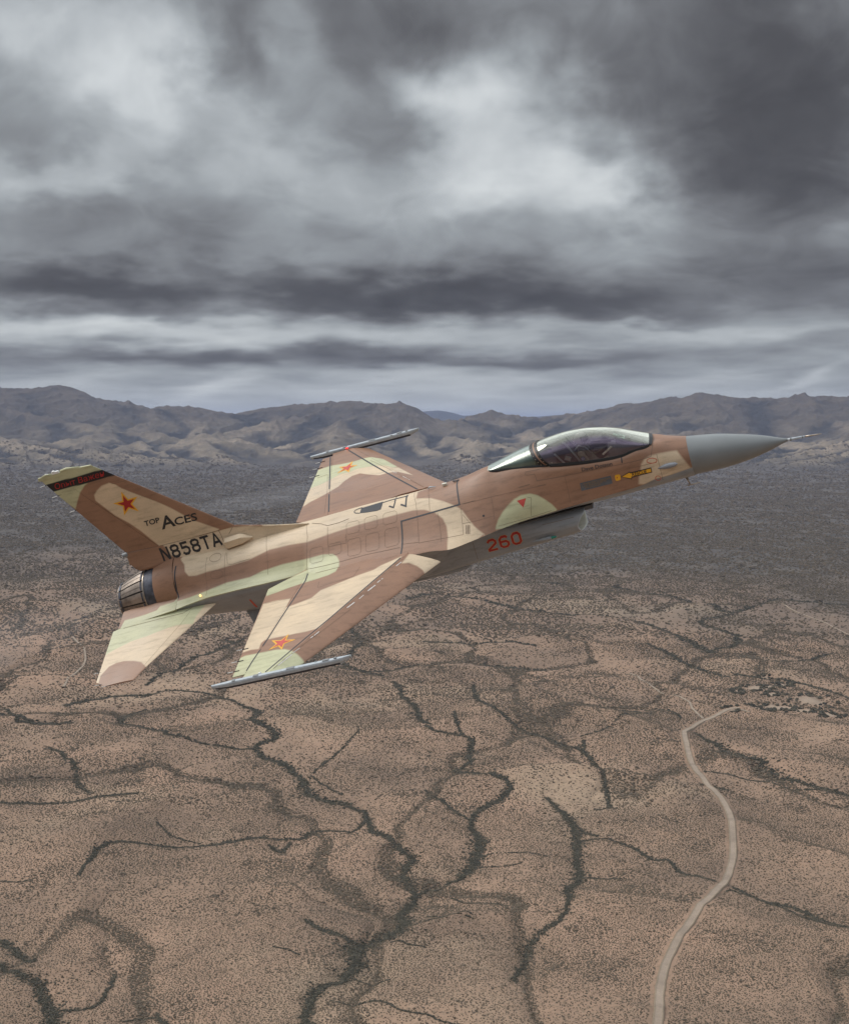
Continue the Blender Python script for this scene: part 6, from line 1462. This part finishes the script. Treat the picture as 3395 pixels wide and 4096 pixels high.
# ---- roads: graded dirt strips draped on the ground
def strip(name, pts, w, mats, lift, sh=0.0):
    P = crom(np.array(pts, float), 10); T = np.gradient(P, axis=0); T /= np.linalg.norm(T, axis=1)[:, None]; N = np.stack([-T[:, 1], T[:, 0]], 1)
    s = np.r_[0, np.cumsum(np.hypot(*np.diff(P, axis=0).T))]; W = w * (1 + .18 * fbm(s / 22, s * 0 + 2, 3, 5)); e = 1 + 2 * sh / w
    cols = np.array([-e - .12, -e, -1.0, -.98, -.5, 0, .5, .98, 1.0, e, e + .12]); hh = np.array([0, .10, .18, .14, .18, .22, .18, .14, .18, .10, 0])
    Q = P[:, None] + N[:, None] * (cols[None, :, None] * W[:, None, None] / 2)
    base = hterrain(P[:, 0], P[:, 1]); base = np.convolve(np.pad(base, 4, 'edge'), np.ones(9) / 9, 'valid')
    edge = hterrain(Q[..., 0].ravel(), Q[..., 1].ravel()).reshape(Q.shape[:2]); Z = np.maximum(base, edge.max(1))[:, None] + lift + hh[None]; Z[:, 0] = edge[:, 0] - 1.5; Z[:, -1] = edge[:, -1] - 1.5
    V = np.concatenate([Q, Z[..., None]], -1); fm = np.tile([1, 1, 1, 0, 0, 0, 0, 1, 1, 1], len(P) - 1); o = mesh(name, V, gridF(len(P), 11), mats, None, fm); tag(o, kind='structure'); return o
def road_mat(name, c1, c2):
    m, t, b = new_mat(name); tc_ = t.n('ShaderNodeTexCoord').outputs['Object']
    n1 = t.n('ShaderNodeTexNoise', Vector=tc_, Scale=.05, Detail=6., Roughness=.6).outputs['Fac']; n2 = t.n('ShaderNodeTexNoise', Vector=tc_, Scale=.9, Detail=4.).outputs['Fac']
    t.set(b, 'Base Color', t.mix(.6, t.ramp(n1, [(.3, c1), (.7, c2)]), t.ramp(n2, [(.3, (.75,) * 3), (.7, (1.15,) * 3)]), 'MULTIPLY')); b.inputs['Roughness'].default_value = .95; return m
M['road'] = road_mat('graded_dirt', (.22, .168, .125), (.31, .24, .18)); M['shoulder'] = road_mat('road_shoulder', (.17, .13, .09), (.24, .18, .12))
strip('road', ROAD, 5.7, [M['road'], M['shoulder']], .35, 1.3)
for tr in TRACKS: strip('path', tr, 3.4, [M['road'], M['shoulder']], .3, .4)

# ---- desert scrub: instanced low shrubs
rng = np.random.default_rng(11)
def shrub_mesh(name, seed, rag, flat, mat):
    r = np.random.default_rng(seed); bm = bmesh.new(); bmesh.ops.create_icosphere(bm, subdivisions=2, radius=1)
    for v in bm.verts:
        c = v.co.copy(); n = 1 + rag * float(fbm(np.array([c.x * 1.7 + seed]), np.array([c.y * 1.7 + c.z * 2.1]), 3, seed)[0]) + r.uniform(-.12, .12)
        v.co = Vector((c.x * n, c.y * n, max(c.z, -.25) * n * flat + .2))
    for _ in range(26):          # leafy sprigs that break the outline
        a, e, s_ = r.uniform(0, 6.28), r.uniform(.1, 1.4), r.uniform(.25, .5); p = Vector((math.cos(a) * math.cos(e), math.sin(a) * math.cos(e), math.sin(e) * flat + .2)) * 1.05
        d = Vector(r.normal(size=3)); d.normalize(); u = Vector(r.normal(size=3)); u.normalize()
        vs_ = [bm.verts.new(p + d * s_), bm.verts.new(p + u * s_ * .6), bm.verts.new(p - d * s_ * .3)]; bm.faces.new(vs_)
    me = bpy.data.meshes.new(name); bm.to_mesh(me); bm.free(); me.materials.append(mat); return me
def shrub_mat(name, a, c, e):
    m, t, b = new_mat(name); oi = t.n('ShaderNodeObjectInfo').outputs['Random']; tc_ = t.n('ShaderNodeTexCoord').outputs['Object']
    base = t.ramp(oi, [(0, a), (.5, c), (1, e)]); n1 = t.n('ShaderNodeTexNoise', Vector=tc_, Scale=3.0, Detail=3.).outputs['Fac']
    t.set(b, 'Base Color', t.mix(.8, base, t.ramp(n1, [(.3, (.6,) * 3), (.7, (1.4,) * 3)]), 'MULTIPLY')); b.inputs['Roughness'].default_value = .9; b.inputs['Specular IOR Level'].default_value = .15; return m
M['shrub'] = shrub_mat('shrub_leaves', (.088, .070, .050), (.120, .096, .070), (.165, .130, .095))
M['mesq'] = shrub_mat('wash_tree_leaves', (.045, .043, .033), (.070, .065, .049), (.115, .100, .075))
shr = [shrub_mesh('shrub_clump', 1, .5, .7, M['shrub']), shrub_mesh('shrub_clump', 2, .7, .6, M['shrub'])]; mes = [shrub_mesh('mesquite_crown', 3, .6, .75, M['mesq']), shrub_mesh('mesquite_crown', 4, .8, .7, M['mesq'])]
def scatter(name, P, S, meshes, label):
    """one stuff object: a point mesh whose geometry nodes stand a shrub on each point"""
    h = hterrain(P[:, 0], P[:, 1]); V = np.column_stack([P, h]).astype(np.float32); me = bpy.data.meshes.new(name); me.vertices.add(len(V)); me.vertices.foreach_set('co', V.ravel())
    a = me.attributes.new('size', 'FLOAT_VECTOR', 'POINT'); sz = np.stack([S * rng.uniform(.85, 1.2, len(S)), S * rng.uniform(.85, 1.2, len(S)), S * rng.uniform(.75, 1.1, len(S))], 1); a.data.foreach_set('vector', sz.astype(np.float32).ravel())
    a = me.attributes.new('turn', 'FLOAT_VECTOR', 'POINT'); rr = np.zeros((len(S), 3)); rr[:, 2] = rng.uniform(0, 6.28, len(S)); a.data.foreach_set('vector', rr.astype(np.float32).ravel())
    a = me.attributes.new('pick', 'INT', 'POINT'); a.data.foreach_set('value', rng.integers(0, len(meshes), len(S)).astype(np.int32))
    o = bpy.data.objects.new(name, me); C.objects.link(o); tag(o, label, 'shrubs', kind='stuff')
    ng = bpy.data.node_groups.new(name, 'GeometryNodeTree'); ng.interface.new_socket('Geometry', in_out='INPUT', socket_type='NodeSocketGeometry'); ng.interface.new_socket('Geometry', in_out='OUTPUT', socket_type='NodeSocketGeometry')
    gi = ng.nodes.new('NodeGroupInput'); go = ng.nodes.new('NodeGroupOutput'); jn = ng.nodes.new('GeometryNodeJoinGeometry')
    def na(nm, ty):
        q = ng.nodes.new('GeometryNodeInputNamedAttribute'); q.data_type = ty; q.inputs['Name'].default_value = nm; return q.outputs['Attribute']
    for i, ms in enumerate(meshes):
        src = bpy.data.objects.new(ms.name.split('.')[0], ms); C.objects.link(src); src.parent = o; j = i * 7 + 3; src.location = V[j]; src.scale = sz[j]      # a first clump standing in the field itself
        src['kind'] = 'stuff'
        oi = ng.nodes.new('GeometryNodeObjectInfo'); oi.inputs['Object'].default_value = src; oi.transform_space = 'ORIGINAL'; oi.inputs['As Instance'].default_value = True
        ip = ng.nodes.new('GeometryNodeInstanceOnPoints'); cmp_ = ng.nodes.new('FunctionNodeCompare'); cmp_.data_type = 'INT'; cmp_.operation = 'EQUAL'
        ng.links.new(na('pick', 'INT'), cmp_.inputs[2]); cmp_.inputs[3].default_value = i
        ng.links.new(gi.outputs[0], ip.inputs['Points']); ng.links.new(cmp_.outputs[0], ip.inputs['Selection']); ng.links.new(oi.outputs['Geometry'], ip.inputs['Instance'])
        ng.links.new(na('turn', 'FLOAT_VECTOR'), ip.inputs['Rotation']); ng.links.new(na('size', 'FLOAT_VECTOR'), ip.inputs['Scale']); ng.links.new(ip.outputs[0], jn.inputs[0])
    ng.links.new(jn.outputs[0], go.inputs[0]); md = o.modifiers.new('scatter', 'NODES'); md.node_group = ng; return o
def jitter_grid(x0, x1, y0, y1, s):
    X_, Y_ = np.meshgrid(np.arange(x0, x1, s), np.arange(y0, y1, s)); X_ = X_.ravel() + rng.uniform(-.5, .5, X_.size) * s; Y_ = Y_.ravel() + rng.uniform(-.5, .5, Y_.size) * s; return X_, Y_
road_pts = crom(np.array(ROAD, float), 4)
PX, PY, PS = [], [], []
for (ya, yb, s_) in ((980, 1300, 2.05), (1300, 1700, 2.6), (1700, 2300, 3.4), (2300, 3000, 4.8), (3000, 4300, 8.0), (4300, 6400, 12.0), (6400, 9500, 18.0), (9500, 14500, 28.0)):
    x, y = jitter_grid(-yb * .34, yb * .34, ya, yb, s_)
    k = np.abs(x) < y * .325 + 15; x, y = x[k], y[k]
    far_ = np.clip((y - 1500) / 1500, 0, 1); dn = fbm(x / 130, y / 190, 4, 101) * (1 - far_ * .4) + far_ * .9 * fbm(x / 260 + .3 * y / 260, y / 520, 5, 107); p = np.clip(.84 - .12 * far_ + .95 * dn * (1 + 1.6 * far_) + .25 * zone(x, y), .26, 1)
    p = p * (1 - .6 * np.clip((y - 4200) / 8000, 0, 1)); da, db = drainage(x, y); p = np.clip(p + .5 * (da > .7), 0, 1); k = rng.uniform(0, 1, len(x)) < p; x, y = x[k], y[k]
    k = (seg_dist(x, y, road_pts) > 7.5) & (clearing(x, y) < .3); x, y = x[k], y[k]
    PX.append(x); PY.append(y); PS.append((.27 * s_) * rng.uniform(.65, 1.2, len(x)) * (1 + .25 * (fbm(x / 60, y / 60, 2, 9) > .25)) * (1 + .55 * (drainage(x, y)[0] > .80) + .25 * (drainage(x, y)[1] > .82)) * (1 + .7 * (rng.uniform(0, 1, len(x)) < .05)))
P_ = np.column_stack([np.concatenate(PX), np.concatenate(PY)]); S_ = np.concatenate(PS) * .95
print('shrubs', len(P_))
scatter('desert_scrub', P_, S_, shr, 'low grey green desert scrub dotted over the brown plain')
PX, PY, PS = [], [], []
for P, w, d in WL:
    s = np.hypot(*np.diff(P, axis=0).T); L = s.sum(); Dm = np.hypot(*P.mean(0)); sz = np.clip(Dm / 1150, 1.1, 4.5) * (.75 + .25 * min(w, 10) / 10)
    n = int(L * (w * 1.5 + 2) * d / (sz * sz * 2.2)); n = min(n, 9000)
    i = rng.choice(len(s), n, p=s / L); tt = rng.uniform(0, 1, n)[:, None]; q = P[i] * (1 - tt) + P[i + 1] * tt
    tp = (i + tt[:, 0]) / len(s); tap = .35 + .65 * smooth01(np.minimum(tp, 1 - tp) * L / 90); wig = tap * (1 + 1.1 * fbm(q[:, 0] / 30, q[:, 1] / 30, 3, 7)); q = q + (rng.normal(0, 1, (n, 2)) * (w * .40 * wig)[:, None]) * (1 + 1.3 * (rng.uniform(0, 1, n) < .22))[:, None]
    PX.append(q[:, 0]); PY.append(q[:, 1]); PS.append(sz * rng.uniform(.5, 1.15, n))
# trees round the settlement at the end of the road
for (cx, cy, a, b_) in CLEARINGS:
    n = 36; th = rng.uniform(0, 6.28, n); rr_ = rng.uniform(.8, 1.9, n); PX.append(cx + np.cos(th) * rr_ * a); PY.append(cy + np.sin(th) * rr_ * b_); PS.append(rng.uniform(1.5, 3.6, n))
P_ = np.column_stack([np.concatenate(PX), np.concatenate(PY)]); S_ = np.concatenate(PS)
k = (seg_dist(P_[:, 0], P_[:, 1], road_pts) > 9) & (clearing(P_[:, 0], P_[:, 1]) < .9); P_, S_ = P_[k], S_[k]
print('wash trees', len(P_))
scatter('wash_trees', P_, S_, mes, 'dark mesquite thickets following the dry washes')

# ---- haze
m = bpy.data.materials.new('air'); m.use_nodes = True; nt = m.node_tree; nt.nodes.clear(); t = NT(nt)
pv_ = t.n('ShaderNodeVolumePrincipled'); pv_.inputs['Color'].default_value = (.60, .70, 1.0, 1); pv_.inputs['Density'].default_value = HAZE_DENSITY; pv_.inputs['Anisotropy'].default_value = .1
out = t.n('ShaderNodeOutputMaterial'); nt.links.new(pv_.outputs[0], out.inputs['Volume'])
zb = float(gh.min()) - 1.0; zt = max(float(gh.max()), CAM_H + 30) + 12
hv, hf = box((0, 0, (zb + zt) / 2), (202000, 202000, zt - zb)); hz_ = mesh('haze', hv, hf, m, smooth=False); tag(hz_, kind='stuff')

# ---- thin vapour off the far wing and the exhaust trail
def vapour(name, pts, r, dens, label):
    P = crom(np.array(pts, float)[:, [0, 2]], 12); Y = np.interp(np.linspace(0, 1, len(P)), np.linspace(0, 1, len(pts)), [q[1] for q in pts]); n = len(P); s = np.linspace(0, 1, n)
    th = np.linspace(0, 2 * np.pi, 24, endpoint=False); V = []
    for i in range(n):
        w = r * math.sin(math.pi * min(1, max(0, .04 + .92 * s[i] ** .8))) ** .8 * (.55 + .7 * s[i])
        k = 1 + .45 * fbm(np.full(24, s[i] * 6) + np.cos(th), np.sin(th) * 1.2 + 3, 3, 88)
        V.append(np.stack([np.full(24, P[i, 0]), Y[i] + w * k * np.cos(th), P[i, 1] + w * k * .6 * np.sin(th) + .12 * r * math.sin(s[i] * 17)], 1))
    V = np.array(V); F = gridF(n, 24, cv=True).tolist() + [list(range(24)), list(range(24 * n - 1, 24 * n - 25, -1))]
    m = bpy.data.materials.new(name); m.use_nodes = True; nt = m.node_tree; nt.nodes.clear(); t = NT(nt); v_ = t.n('ShaderNodeVolumePrincipled'); v_.inputs['Color'].default_value = (.92, .94, 1, 1); v_.inputs['Density'].default_value = dens
    out = t.n('ShaderNodeOutputMaterial'); nt.links.new(v_.outputs[0], out.inputs['Volume']); o = mesh(name, V, F, m); o.matrix_world = JET_M; tag(o, label, 'vapour', kind='stuff')
vapour('wing_vapour', [(-1.9, 1.9, .30), (-3.6, 1.9, .36), (-5.6, 1.9, .52), (-8.2, 1.9, .66)], .34, .20, 'faint white vapour streak trailing over the far wing')
vapour('exhaust_trail', [(-8.95, 0, -.22), (-11, 0, -.42), (-13, .1, -.62), (-16, .2, -1.0)], .95, .035, 'faint grey exhaust trail behind the engine nozzle')
